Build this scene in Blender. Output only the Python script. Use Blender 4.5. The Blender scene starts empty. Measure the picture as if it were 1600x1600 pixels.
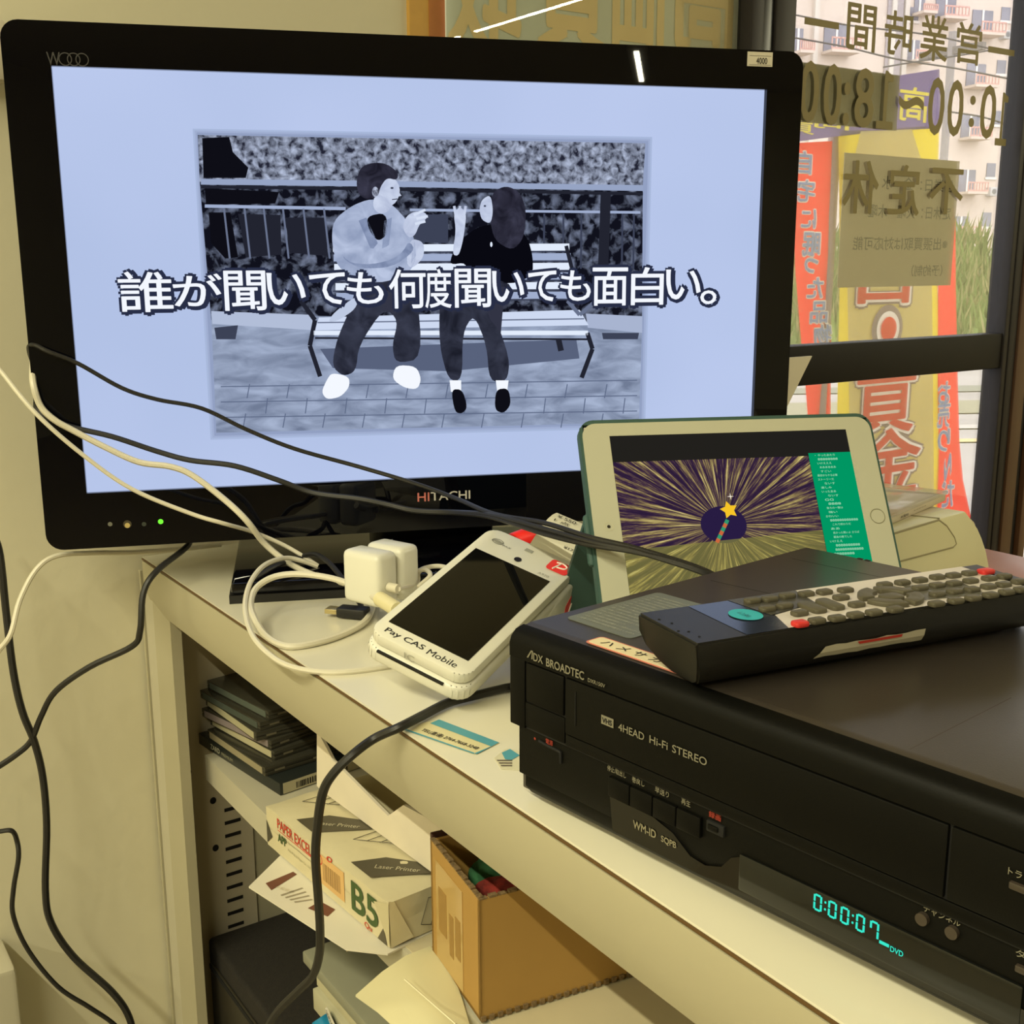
import bpy, bmesh, math, random
from mathutils import Matrix, Vector
random.seed(7)
sc = bpy.context.scene
COL = sc.collection

# ------------------------------------------------------------------ camera
CAM = Vector((1.25015916, -0.3587751, 0.31633046))
YAW, PIT, ROLL, FPX = 0.97012587, 0.21304808, -0.00339804, 1794.81272
cy, sy, cp, sp = math.cos(YAW), math.sin(YAW), math.cos(PIT), math.sin(PIT)
def _rz(v): return Vector((cy*v[0]-sy*v[1], sy*v[0]+cy*v[1], v[2]))
_R, _U, _F = _rz((1, 0, 0)), _rz((0, sp, cp)), _rz((0, cp, -sp))
cr, sr = math.cos(ROLL), math.sin(ROLL)
RX, UX = cr*_R+sr*_U, -sr*_R+cr*_U
cd = bpy.data.cameras.new('camera'); cam = bpy.data.objects.new('camera', cd); COL.objects.link(cam)
cd.sensor_width = 36; cd.sensor_fit = 'HORIZONTAL'; cd.lens = FPX/1600*36; cd.clip_start = 0.02; cd.clip_end = 400
mw = Matrix.Identity(4)
for i in range(3):
    mw[i][0] = RX[i]; mw[i][1] = UX[i]; mw[i][2] = -_F[i]; mw[i][3] = CAM[i]
cam.matrix_world = mw
sc.camera = cam
def ray(px, py): return _F + RX*((px-800)/FPX) + UX*((800-py)/FPX)
def at(px, py, d): return CAM + ray(px, py)*d
def on(ax, v, px, py):
    r = ray(px, py); return CAM + r*((v-CAM[ax])/r[ax])
def onz(z, px, py): return on(2, z, px, py)
def onx(x, px, py): return on(0, x, px, py)
def ony(y, px, py): return on(1, y, px, py)

# ------------------------------------------------------------------ light, sky, exposure
sc.view_settings.view_transform = 'Standard'; sc.view_settings.look = 'None'
sc.view_settings.exposure = 0.0; sc.view_settings.gamma = 1.0; sc.view_settings.use_curve_mapping = False
w = bpy.data.worlds.new('sky'); sc.world = w; w.use_nodes = True
bg = w.node_tree.nodes['Background']; bg.inputs[0].default_value = (0.93, 0.93, 1.0, 1); bg.inputs[1].default_value = 4.0
def area(name, loc, sx, sy_, power, colr):
    l = bpy.data.lights.new(name, 'AREA'); l.shape = 'RECTANGLE'; l.size = sx; l.size_y = sy_; l.energy = power; l.color = colr
    o = bpy.data.objects.new(name, l); COL.objects.link(o); o.location = loc; return o
WARM = (1.0, 0.94, 0.65)
LAMPS = []; TUBES = []
for i, (x, y, L) in enumerate([(1.2, 3.35, 1.2), (2.45, 3.35, 1.2), (3.85, 3.35, 1.28), (5.25, 3.35, 1.2),
                               (0.75, -1.35, 1.2), (2.05, -1.35, 1.2), (7.2, 0.22, 1.2), (0.75, -3.0, 1.2), (2.05, -3.0, 1.2)]):
    LAMPS.append((x, y, L))
    TUBES.append(area('tube_light', (x, y, 1.585), L, 0.030, 31.0, WARM))

# ------------------------------------------------------------------ materials
def lin(c):
    r = []
    for v in c[:3]:
        v = v/255.0; r.append(v/12.92 if v <= 0.04045 else ((v+0.055)/1.055)**2.4)
    return (r[0], r[1], r[2], 1.0)
def mat(name, c, rough=0.5, metal=0.0, var=0.04, scale=18.0, bump=0.0, bscale=200.0, spec=0.5, coat=0.0, alpha=1.0, trans=0.0):
    m = bpy.data.materials.new(name); m.use_nodes = True; nt = m.node_tree; b = nt.nodes['Principled BSDF']
    tc = nt.nodes.new('ShaderNodeTexCoord'); nz = nt.nodes.new('ShaderNodeTexNoise'); nz.inputs['Scale'].default_value = scale
    nz.inputs['Detail'].default_value = 4
    nt.links.new(tc.outputs['Object'], nz.inputs['Vector'])
    rp = nt.nodes.new('ShaderNodeValToRGB'); l = lin(c)
    rp.color_ramp.elements[0].position = 0.3; rp.color_ramp.elements[1].position = 0.7
    rp.color_ramp.elements[0].color = tuple(max(0, v*(1-var)) for v in l[:3])+(1,)
    rp.color_ramp.elements[1].color = tuple(min(1, v*(1+var)) for v in l[:3])+(1,)
    nt.links.new(nz.outputs['Fac'], rp.inputs[0]); nt.links.new(rp.outputs[0], b.inputs['Base Color'])
    b.inputs['Roughness'].default_value = rough; b.inputs['Metallic'].default_value = metal
    b.inputs['Specular IOR Level'].default_value = spec; b.inputs['Coat Weight'].default_value = coat
    b.inputs['Alpha'].default_value = alpha; b.inputs['Transmission Weight'].default_value = trans
    if bump:
        n2 = nt.nodes.new('ShaderNodeTexNoise'); n2.inputs['Scale'].default_value = bscale
        nt.links.new(tc.outputs['Object'], n2.inputs['Vector'])
        bp = nt.nodes.new('ShaderNodeBump'); bp.inputs['Strength'].default_value = bump; bp.inputs['Distance'].default_value = 0.002
        nt.links.new(n2.outputs['Fac'], bp.inputs['Height']); nt.links.new(bp.outputs[0], b.inputs['Normal'])
    return m
def emi(name, c, s=1.0, var=0.0, scale=5, detail=2, c2=None, stretch=(1, 1, 1), lo=0.35, hi=0.65, dist=0.0):
    m = bpy.data.materials.new(name); m.use_nodes = True; nt = m.node_tree
    for n in list(nt.nodes): nt.nodes.remove(n)
    out = nt.nodes.new('ShaderNodeOutputMaterial'); e = nt.nodes.new('ShaderNodeEmission'); e.inputs[1].default_value = s
    e.inputs[0].default_value = lin(c)
    if c2 is not None:
        tc = nt.nodes.new('ShaderNodeTexCoord'); mp = nt.nodes.new('ShaderNodeMapping'); mp.inputs['Scale'].default_value = stretch
        nz = nt.nodes.new('ShaderNodeTexNoise'); nz.inputs['Scale'].default_value = scale; nz.inputs['Detail'].default_value = detail
        nz.inputs['Distortion'].default_value = dist
        rp = nt.nodes.new('ShaderNodeValToRGB'); rp.color_ramp.elements[0].position = lo; rp.color_ramp.elements[1].position = hi
        rp.color_ramp.elements[0].color = lin(c); rp.color_ramp.elements[1].color = lin(c2)
        nt.links.new(tc.outputs['Object'], mp.inputs[0]); nt.links.new(mp.outputs[0], nz.inputs['Vector'])
        nt.links.new(nz.outputs['Fac'], rp.inputs[0]); nt.links.new(rp.outputs[0], e.inputs[0])
    nt.links.new(e.outputs[0], out.inputs[0]); return m
def glass(name, tint, gloss=0.12):
    m = bpy.data.materials.new(name); m.use_nodes = True; nt = m.node_tree
    for n in list(nt.nodes): nt.nodes.remove(n)
    out = nt.nodes.new('ShaderNodeOutputMaterial'); t = nt.nodes.new('ShaderNodeBsdfTransparent'); t.inputs[0].default_value = tint
    g = nt.nodes.new('ShaderNodeBsdfGlossy'); g.inputs['Roughness'].default_value = 0.0; mx = nt.nodes.new('ShaderNodeMixShader')
    fr = nt.nodes.new('ShaderNodeFresnel'); fr.inputs[0].default_value = 1.45
    mm = nt.nodes.new('ShaderNodeMath'); mm.operation = 'MULTIPLY'; mm.inputs[1].default_value = gloss*5
    nt.links.new(fr.outputs[0], mm.inputs[0]); nt.links.new(mm.outputs[0], mx.inputs[0])
    nt.links.new(t.outputs[0], mx.inputs[1]); nt.links.new(g.outputs[0], mx.inputs[2]); nt.links.new(mx.outputs[0], out.inputs[0])
    return m
_mc = {}
def K(c, rough=0.5, **k):
    key = (c, rough, tuple(sorted(k.items())))
    if key not in _mc: _mc[key] = mat('paint_%02x%02x%02x' % c, c, rough, **k)
    return _mc[key]
def EM(c, s=1.0):
    key = ('e', c, s)
    if key not in _mc: _mc[key] = emi('lit_%02x%02x%02x' % c, c, s)
    return _mc[key]

# ------------------------------------------------------------------ mesh builder
class G:
    def __init__(s): s.v = []; s.f = []; s.m = []; s.mats = []; s.sm = []
    def mi(s, m):
        if m not in s.mats: s.mats.append(m)
        return s.mats.index(m)
    def add(s, vs, fs, m, smooth=False):
        b = len(s.v); s.v += [tuple(v) for v in vs]; k = s.mi(m)
        for f in fs: s.f.append(tuple(b+i for i in f)); s.m.append(k); s.sm.append(smooth)
        return s
    def box(s, x0, x1, y0, y1, z0, z1, m, bev=0.0, seg=2):
        bm = bmesh.new(); bmesh.ops.create_cube(bm, size=1)
        for v in bm.verts: v.co = Vector(((x0+x1)/2+v.co.x*(x1-x0), (y0+y1)/2+v.co.y*(y1-y0), (z0+z1)/2+v.co.z*(z1-z0)))
        if bev: bmesh.ops.bevel(bm, geom=list(bm.edges), offset=bev, segments=seg, affect='EDGES', profile=0.5)
        return s.frombm(bm, m, bool(bev))
    def frombm(s, bm, m, smooth=False):
        bm.verts.index_update()
        s.add([v.co.copy() for v in bm.verts], [[v.index for v in f.verts] for f in bm.faces], m, smooth); bm.free(); return s
    def prism(s, pts, d, m, bev=0.0, smooth=False, seg=2):
        """pts: 3D planar polygon, d: extrusion vector"""
        bm = bmesh.new(); a = [bm.verts.new(p) for p in pts]; b = [bm.verts.new(Vector(p)+Vector(d)) for p in pts]; n = len(pts)
        bm.faces.new(a[::-1]); bm.faces.new(b)
        for i in range(n): bm.faces.new((a[i], a[(i+1) % n], b[(i+1) % n], b[i]))
        bmesh.ops.recalc_face_normals(bm, faces=bm.faces)
        if bev: bmesh.ops.bevel(bm, geom=list(bm.edges), offset=bev, segments=seg, affect='EDGES', profile=0.5)
        return s.frombm(bm, m, smooth or bool(bev))
    def poly(s, pts, m): return s.add(pts, [tuple(range(len(pts)))], m)
    def tube(s, pts, r, m, n=8, cap=True, smoothpath=True):
        P = [Vector(p) for p in pts]
        if smoothpath and len(P) > 2:
            Q = []; E = [P[0]*2-P[1]]+P+[P[-1]*2-P[-2]]
            for i in range(1, len(E)-2):
                p0, p1, p2, p3 = E[i-1], E[i], E[i+1], E[i+2]
                for k in range(6):
                    t = k/6
                    Q.append(0.5*((2*p1)+(p2-p0)*t+(2*p0-5*p1+4*p2-p3)*t*t+(3*p1-p0-3*p2+p3)*t**3))
            Q.append(P[-1]); P = Q
        up = Vector((0, 0, 1)); vs = []; fs = []; prev = None
        for i, p in enumerate(P):
            t = (P[min(i+1, len(P)-1)]-P[max(i-1, 0)]).normalized()
            if prev is None: a = t.cross(up if abs(t.z) < 0.9 else Vector((1, 0, 0))).normalized()
            else: a = (prev-t*prev.dot(t)).normalized()
            prev = a; b = t.cross(a)
            rr = r[min(i, len(r)-1)] if isinstance(r, list) else r
            for k in range(n):
                an = 2*math.pi*k/n; vs.append(p+a*math.cos(an)*rr+b*math.sin(an)*rr)
        for i in range(len(P)-1):
            for k in range(n): fs.append((i*n+k, i*n+(k+1) % n, (i+1)*n+(k+1) % n, (i+1)*n+k))
        if cap: fs.append(tuple(range(n))[::-1]); fs.append(tuple((len(P)-1)*n+k for k in range(n)))
        return s.add(vs, fs, m, True)
    def cyl(s, a, b, r, m, n=24, r2=None):
        a, b = Vector(a), Vector(b); t = (b-a).normalized(); u = t.cross(Vector((0, 0, 1)) if abs(t.z) < 0.9 else Vector((1, 0, 0))).normalized(); v = t.cross(u)
        r2 = r if r2 is None else r2
        vs = [a+(u*math.cos(2*math.pi*k/n)+v*math.sin(2*math.pi*k/n))*r for k in range(n)]+[b+(u*math.cos(2*math.pi*k/n)+v*math.sin(2*math.pi*k/n))*r2 for k in range(n)]
        s.add(vs, [(k, (k+1) % n, n+(k+1) % n, n+k) for k in range(n)], m, True)
        return s.add(vs, [tuple(range(n))[::-1], tuple(range(n, 2*n))], m)
    def ell(s, c, u, v, m, n=28, d=None, hole=0.0):
        c, u, v = Vector(c), Vector(u), Vector(v)
        p = [c+u*math.cos(2*math.pi*k/n)+v*math.sin(2*math.pi*k/n) for k in range(n)]
        if hole:
            q = [c+(x-c)*hole for x in p]
            return s.add(p+q, [(k, (k+1) % n, n+(k+1) % n, n+k) for k in range(n)], m)
        if d is not None: return s.prism(p, d, m)
        return s.poly(p, m)
    def text(s, body, o, u, v, w, h, m, off=0.0, ext=0.0, fit=True, shear=0.0):
        """o: lower-left corner of the lettering; u, v unit directions; w, h size in metres (h None keeps the aspect)"""
        k = body
        if k not in _tx:
            c = bpy.data.curves.new('lettering', 'FONT'); c.body = body; c.resolution_u = 3
            ob = bpy.data.objects.new('lettering', c); COL.objects.link(ob)
            dg = bpy.context.evaluated_depsgraph_get(); dg.update()
            me = bpy.data.meshes.new_from_object(ob.evaluated_get(dg))
            _tx[k] = ([v_.co.copy() for v_ in me.vertices], [tuple(p.vertices) for p in me.polygons])
            bpy.data.objects.remove(ob); bpy.data.curves.remove(c); bpy.data.meshes.remove(me)
        vs, fs = _tx[k]
        if not vs: return s
        x0 = min(a.x for a in vs); x1 = max(a.x for a in vs); y0 = min(a.y for a in vs); y1 = max(a.y for a in vs)
        o, u, v = Vector(o), Vector(u), Vector(v); kx = w/(x1-x0); ky = kx if h is None else h/(y1-y0)
        nrm = u.cross(v).normalized()*1.5e-5; rr = off*0.62
        if off > 0.004:   # heavier strokes: the glyph laid over itself, nudged all round, inside the same box
            W0, H0 = x1-x0, y1-y0; kx = kx*W0/(W0+2*rr); ky = ky*H0/(H0+2*rr)
            sh = [(0, 0)]+[(math.cos(t*math.pi/4)*rr, math.sin(t*math.pi/4)*rr) for t in range(8)]
        else: rr = 0; sh = [(0, 0)]
        for i, (dx, dy) in enumerate(sh):
            s.add([o+u*((a.x-x0+rr+dx)*kx)+v*((a.y-y0+rr+dy)*ky)+nrm*i for a in vs], fs, m)
        return s
    def build(s, name, parent=None, M=None, label=None, cat=None, group=None, kind=None):
        me = bpy.data.meshes.new(name); me.from_pydata([tuple(v) for v in s.v], [], s.f)
        for m in s.mats: me.materials.append(m)
        me.polygons.foreach_set('material_index', s.m); me.polygons.foreach_set('use_smooth', s.sm)
        me.update(); me.validate()
        try: me.set_sharp_from_angle(angle=math.radians(40))
        except Exception: pass
        o = bpy.data.objects.new(name, me); COL.objects.link(o)
        if parent: o.parent = parent
        elif M is not None: o.matrix_world = M
        tag(o, label, cat, group, kind); return o
_tx = {}
def tag(o, label=None, cat=None, group=None, kind=None):
    for k, v in (('label', label), ('category', cat), ('group', group), ('kind', kind)):
        if v: o[k] = v
    return o
def thing(name, M, label, cat, group=None):
    o = bpy.data.objects.new(name, None); COL.objects.link(o); o.empty_display_size = 0.02; o.matrix_world = M
    bpy.context.view_layer.update()
    return tag(o, label, cat, group)
def frm(o, u, v, w):
    M = Matrix.Identity(4)
    for i in range(3): M[i][0] = u[i]; M[i][1] = v[i]; M[i][2] = w[i]; M[i][3] = o[i]
    return M
def yawM(o, a, ti=0.0): return Matrix.Translation(Vector(o)) @ Matrix.Rotation(a, 4, 'Z')
def loc2(M, ax, px, py, k=0.0):
    """a pixel seen on the local plane (axis ax = k) of frame M, in local coordinates"""
    I = M.inverted(); o = I @ CAM; d = I.to_3x3() @ ray(px, py); return o + d*((k-o[ax])/d[ax])

cream = mat('cream_enamel', (192, 186, 164), 0.35, var=0.02, scale=6)
cream2 = mat('cream_enamel_flange', (178, 171, 144), 0.4, var=0.02, scale=6)
wallm = mat('wall_paint', (212, 206, 180), 0.75, var=0.035, scale=3, bump=0.15, bscale=60)
topm = mat('desk_top_laminate', (218, 213, 192), 0.22, var=0.02, scale=5)
blk = mat('black_plastic', (22, 21, 20), 0.45, var=0.15, scale=30, bump=0.05, bscale=900)
blkg = mat('gloss_black_plastic', (5, 5, 10), 0.012, var=0.1, scale=8, spec=0.35)
blks = mat('satin_black_plastic', (14, 14, 15), 0.3, var=0.1, scale=8)
cabB = mat('black_cable_rubber', (30, 29, 27), 0.45, var=0.1)
cabW = mat('white_cable_rubber', (214, 208, 188), 0.4, var=0.02)
whitep = mat('white_plastic', (224, 222, 208), 0.3, var=0.015, scale=8)
dframe = mat('dark_aluminium', (32, 27, 26), 0.5, var=0.08, scale=12, spec=0.3)
paperm = mat('white_paper', (214, 208, 190), 0.8, var=0.02, scale=12)
# ------------------------------------------------------------------ room shell
XW = -0.035
g = G()
g.box(XW-0.12, XW, -4.0, 0.375, -0.9, 1.65, wallm); g.box(XW-0.12, XW, 2.5, 5.0, -0.9, 1.65, wallm)
g.box(XW-0.12, XW, 0.375, 2.5, 0.95, 1.65, wallm); g.box(XW-0.12, XW, 0.375, 0.96, -0.9, 0.0, wallm)
g.build('wall_left', kind='structure', label='cream painted wall behind the television')
g = G(); g.box(9.0, 9.1, -4, 5, -0.9, 1.65, wallm); g.build('wall_right', kind='structure')
g = G(); g.box(XW, 9.0, 5.0, 5.1, -0.9, 1.65, wallm); g.build('wall_back', kind='structure')
g = G(); g.box(XW, 9.0, -4.1, -4.0, -0.9, 1.65, wallm); g.build('wall_front', kind='structure')
g = G(); g.box(XW, 9.0, -4, 5, -1.0, -0.9, mat('floor_tile', (150, 138, 112), 0.4, var=0.06)); g.build('floor', kind='structure')
g = G(); g.box(XW, 9.0, -4, 5, 1.65, 1.75, mat('ceiling_board', (212, 207, 190), 0.9, var=0.03)); g.build('ceiling', kind='structure')
for i, (x, y, L) in enumerate(LAMPS):
    where = ['over the window end of the long row', 'second of the long row by the back wall', 'third of the long row by the back wall', 'far end of the long row by the back wall',
             'in the near row by the left wall', 'second of the near row', 'alone deep in the shop', 'in the front row by the left wall', 'second of the front row'][i]
    t = thing('ceiling_lamp', Matrix.Translation((x, y, 1.65)), 'white ceiling strip lamp, ' + where, 'lamp', 'ceiling strip lamps')
    g = G(); g.box(-L/2, L/2, -0.06, 0.06, -0.05, 0, whitep, 0.004); g.build('lamp_housing', t)
    lo_ = TUBES[i]; lo_.parent = t; lo_.location = (0, 0, -0.065)
# wooden post and the lettered fixed pane (window_1)
g = G(); XT = -0.028; ty = [onx(XT, px, 30).y for px in (640, 670, 698)]
g.box(XW-0.05, XT, ty[0], ty[1], 0.0, 1.2, mat('pale_timber', (196, 152, 72), 0.5, var=0.08, scale=30)); g.build('trim_1', kind='structure')
g = G(); g.box(XW-0.05, XT+0.001, ty[1], ty[2]+0.006, 0.0, 1.2, mat('orange_timber', (172, 108, 48), 0.5, var=0.1, scale=30)); g.build('trim_2', kind='structure')
t = thing('window_1', Matrix.Translation((0, 0.415, 0)), 'fixed shop window left of the door with yellow lettering on grey film', 'window'); t['kind'] = 'structure'
gl = glass('window_glass', (0.96, 0.97, 0.95, 1), 0.1)
g = G(); g.box(-0.0145, -0.012, 0.0, 0.49, 0.0, 0.95, gl); g.build('pane', t, t.matrix_world)
film = mat('grey_film', (226, 231, 222), 0.7, var=0.03); yel = mat('yellow_vinyl', (250, 226, 176), 0.6, var=0.03)
g = G(); g.box(-0.019, -0.017, 0.0, 0.49, 0.0, 0.95, film); g.build('window_film', t, t.matrix_world)
g = G()
for ch, xc, wd in (('高', 1100, 98), ('価', 1003, 95), ('買', 893, 108), ('取', 757, 116)):
    a = onx(-0.0165, xc+wd/2, 30); b = onx(-0.0165, xc-wd/2, 30)
    zt = onx(-0.0165, xc, 70).z - 0.012
    g.text(ch, (-0.0162, a.y-0.415, zt), (0, -1, 0), (0, 0, 1), a.y-b.y, 0.165, yel, off=0.04)
g.build('window_lettering', t, t.matrix_world)
t = thing('window_2', Matrix.Translation((0, 0.905, 0)), 'sliding glass shop door leaf with opening hours lettering', 'door'); t['kind'] = 'structure'
g = G()
g.box(-0.04, 0.010, 0.0, 0.026, -0.9, 0.95, dframe, 0.002); g.box(-0.03, 0.004, 0.026, 0.052, -0.9, 0.95, blks, 0.002)
g.box(-0.04, 0.008, 0.052, 0.094, -0.9, 0.95, dframe, 0.002)
g.build('left_stile', t, t.matrix_world)
g = G(); g.box(-0.03, 0.002, 0.094, 0.690, 0.124, 0.188, mat('door_rail_black', (20, 17, 15), 0.6, spec=0.25), 0.003); g.build('middle_rail', t, t.matrix_world)
g = G(); g.box(-0.03, 0.002, 0.094, 0.690, -0.9, -0.72, dframe, 0.003); g.build('bottom_rail', t, t.matrix_world)
g = G(); g.box(-0.03, 0.002, 0.094, 0.690, 0.86, 0.95, dframe, 0.003); g.build('top_rail', t, t.matrix_world)
g = G(); g.box(-0.034, 0.006, 0.686, 0.700, -0.9, 0.95, dframe, 0.002); g.box(-0.034, 0.008, 0.700, 0.722, -0.9, 0.95, dframe, 0.002); g.build('right_stile', t, t.matrix_world)
g = G(); g.box(-0.0145, -0.012, 0.094, 0.690, 0.188, 0.86, gl); g.build('pane', t, t.matrix_world)
g = G(); g.box(-0.0145, -0.012, 0.094, 0.690, -0.72, 0.124, gl); g.build('pane', t, t.matrix_world)
vin = mat('olive_vinyl', (128, 116, 70), 0.6, var=0.02); Mi = t.matrix_world.inverted()
def wtext(g, ch, xc, yc, wpx, hpx, m, X=-0.0112, off=0.0, ly=None):
    a = onx(X, xc+wpx/2, yc+hpx/2*0); b = onx(X, xc-wpx/2, yc); lo = onx(X, xc, yc+hpx/2); hi = onx(X, xc, yc-hpx/2)
    g.text(ch, Mi @ Vector((X, a.y, lo.z)), (0, -1, 0), (0, 0, 1), a.y-b.y, hi.z-lo.z, m, off=off)
g = G()
for ch, xc, yc, wp, hp in (('間', 1346, 43, 46, 74), ('時', 1404, 52, 44, 70), ('業', 1460, 60, 44, 72), ('営', 1514, 68, 40, 66),
                           ('１', 1566, 186, 18, 84), ('0', 1544, 175, 25, 86), (':', 1519, 174, 9, 50), ('0', 1493, 169, 25, 90), ('0', 1463, 166, 26, 92),
                           ('~', 1424, 161, 40, 22), ('１', 1384, 156, 26, 92), ('8', 1351, 153, 30, 94), (':', 1323, 162, 10, 68), ('0', 1301, 148, 28, 98), ('0', 1265, 143, 30, 98),
                           ('不', 1479, 299, 52, 72), ('定', 1413, 297, 50, 80), ('休', 1345, 292, 56, 84)):
    wtext(g, ch, xc, yc, wp, hp, vin, off=0.022)
for a, b in (((1257, 32), (1311, 41)), ((1544, 76), (1585, 84))):
    p, q = onx(-0.0112, *a), onx(-0.0112, *b); zc = (p.z+q.z)/2
    g.poly([Mi @ Vector((-0.0112, y, z)) for y, z in ((p.y, zc-.005), (q.y, zc-.005), (q.y, zc+.005), (p.y, zc+.005))], vin)
g.build('window_lettering', t, t.matrix_world)
# door frame on the right, then the next window
g = G()
g.box(-0.05, 0.012, 1.628, 1.662, -0.9, 1.0, mat('brown_frame', (74, 48, 28), 0.45), 0.002)
g.box(-0.05, 0.006, 1.662, 1.682, -0.9, 1.0, mat('frame_shadow_gasket', (20, 16, 14), 0.6), 0.001)  # black strip: shadow between the frame boards painted in with the gasket
g.box(-0.05, 0.016, 1.682, 1.703, -0.9, 1.0, mat('brown_frame_outer', (78, 50, 30), 0.45), 0.002)
g.build('trim_3', kind='structure')
g = G(); g.box(-0.0145, -0.012, 1.703, 2.5, -0.9, 0.95, gl); g.build('window_3', kind='structure')
# ------------------------------------------------------------------ outdoors
GZ = -1.05
asph = mat('wet_asphalt', (150, 142, 136), 0.6, var=0.14, scale=0.9)
g = G(); g.add([(-90, -40, GZ), (XW-0.13, -40, GZ), (XW-0.13, 90, GZ), (-90, 90, GZ)], [(0, 1, 2, 3)], asph)
for d in (9.0, 9.6): pass
g.build('ground', kind='structure')
g = G()
for py0, py1, c in ((607, 616, (122, 120, 104)), (630, 650, (134, 128, 102)), (668, 674, (170, 162, 154)), (690, 695, (190, 170, 120))):
    g.poly([onz(GZ+0.01, 1200, py1), onz(GZ+0.01, 1600, py1-6), onz(GZ+0.01, 1600, py0-6), onz(GZ+0.01, 1200, py0)], K(c, 0.8))
g.build('road_marking', kind='structure')
def grass_bank():
    g = G(); m = mat('grass', (104, 118, 62), 0.9, var=0.5, scale=1.6)
    m2 = mat('grass_pale', (142, 136, 90), 0.9, var=0.3, scale=2)
    base = [onz(GZ+0.02, x, 548) for x in range(1120, 1640, 26)]
    n = len(base); rows = 9; vs = []
    out = (base[0]-CAM); out.z = 0; out.normalize()
    for r in range(rows):
        for i, b in enumerate(base):
            tt = r/(rows-1); vs.append(b + out*(4.5*tt) + Vector((0, 0, 2.0*tt**0.8*(0.86+0.14*math.sin(i*1.3)) + random.uniform(-.08, .08)*(r > 0))))
    fs = [(r*n+i, r*n+i+1, (r+1)*n+i+1, (r+1)*n+i) for r in range(rows-1) for i in range(n-1)]
    g.add(vs, fs, m, True)
    for k in range(2600):
        r = random.random(); i = random.randint(0, n-2); f_ = random.random(); b = base[i].lerp(base[i+1], f_)
        p = b + out*(4.5*r) + Vector((0, 0, 2.0*r**0.8*0.9)); h = random.uniform(.25, .6); dx = random.uniform(-.2, .2)
        side = Vector((-out.y, out.x, 0))*0.03
        g.add([p-side, p+side, p+Vector((dx, dx*.5, h))], [(0, 1, 2)], m if k % 3 else m2)
    g.build('grass_bank', label='overgrown green grass bank across the road outside', cat='grass', kind='stuff')
grass_bank()
# apartment block across the road
FO = at(1410, 412, 58.0); fr = Vector((RX.x, RX.y, 0)).normalized(); fa = 0.30
fu = (Matrix.Rotation(fa, 3, 'Z') @ fr); fn = Vector((-fu.y, fu.x, 0))
MB = frm(Vector((FO.x, FO.y, GZ)), fu, fn, (0, 0, 1))
bt = thing('apartment_building', MB, 'cream five storey apartment block with reddish balcony rails seen through the door glass', 'building')
wm_ = mat('pinkish_render', (206, 190, 178), 0.9, var=0.04, scale=0.4); dk = mat('dark_window_glass', (128, 126, 138), 0.2, var=0.2, scale=0.8)
def bp(px, py): p = loc2(MB, 1, px, py); return p.x, p.z
xl, _ = bp(1120, 100); xr_, _ = bp(1592, 100)
g = G(); g.box(xl, xr_, 0, 12, 0, 26, wm_); g.build('wall', bt, MB)
g = G(); g.box(xr_+0.05, xr_+9, 5, 14, 0, 24, mat('far_grey_wall', (150, 138, 136), 0.9)); g.build('side_wing', bt, MB)
for px in (1272, 1392, 1412): x, _ = bp(px, 60); g = G(); g.box(x-0.12, x+0.12, -0.2, 0, 0, 26, K((206, 196, 186), 0.8)); g.build('drain_pipe', bt, MB)
x0, _ = bp(1384, 50); x1, _ = bp(1408, 50); g = G(); g.box(x0, x1, -0.1, 0.3, 0, 26, mat('recess_shade_grey', (168, 158, 160), 0.9)); g.build('stair_recess', bt, MB)  # grey strip stands proud; the recess shade is only in its colour
rail = mat('red_balcony_rail', (206, 160, 150), 0.6)
for (px, py, wp, hp) in ((1306, 60, 42, 48), (1246, 64, 20, 40), (1477, 12, 34, 40), (1534, 36, 34, 42), (1524, 118, 32, 38), (1515, 198, 30, 38), (1510, 283, 28, 36), (1426, 80, 22, 36), (1500, 352, 28, 28), (1436, 10, 20, 26)):
    x0, z1 = bp(px-wp/2, py-hp/2); x1, z0 = bp(px+wp/2, py+hp/2)
    g = G(); g.box(x0+.1, x1-.1, -0.05, 0.05, z0, z1, dk); g.box((x0+x1)/2-.05, (x0+x1)/2+.05, -0.08, 0, z0, z1, K((225, 220, 215), .6)); wnd = g.build('balcony_window', bt, MB)
    g = G(); zh = z0+(z1-z0)*0.42
    g.box(x0, x1, -0.95, -0.05, z0-0.12, z0, wm_)
    g.box(x0, x1, -0.95, -0.9, zh-0.07, zh, rail); g.box(x0, x1, -0.95, -0.9, z0, z0+0.08, rail)
    k = 7
    for i in range(k+1):
        xx = x0+(x1-x0)*i/k; g.box(xx-0.02, xx+0.02, -0.95, -0.91, z0, zh, rail)
    g.build('balcony', bt, MB)
for (px, py) in ((1571, 22), (1564, 105), (1556, 184), (1548, 266), (1541, 343), (1428, 22)):
    x0, z1 = bp(px-6, py-11); x1, z0 = bp(px+6, py+11)
    g = G(); g.box(x0, x1, -0.04, 0.05, z0, z1, dk); g.box(x0-.08, x1+.08, -0.08, -0.02, z0-.12, z0, K((220, 212, 205), .8)); g.build('small_window', bt, MB)
for (px, py) in ((1566, 56), (1545, 300)):
    x0, z1 = bp(px-5, py-7); x1, z0 = bp(px+5, py+7)
    g = G(); g.box(x0, x1, -0.4, 0, z0, z1, K((190, 186, 184), .6), 0.03); g.ell(((x0+x1)/2, -0.405, (z0+z1)/2), (0.13, 0, 0), (0, 0, 0.13), K((120, 118, 120), .6)); g.build('air_conditioner', bt, MB)
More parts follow.
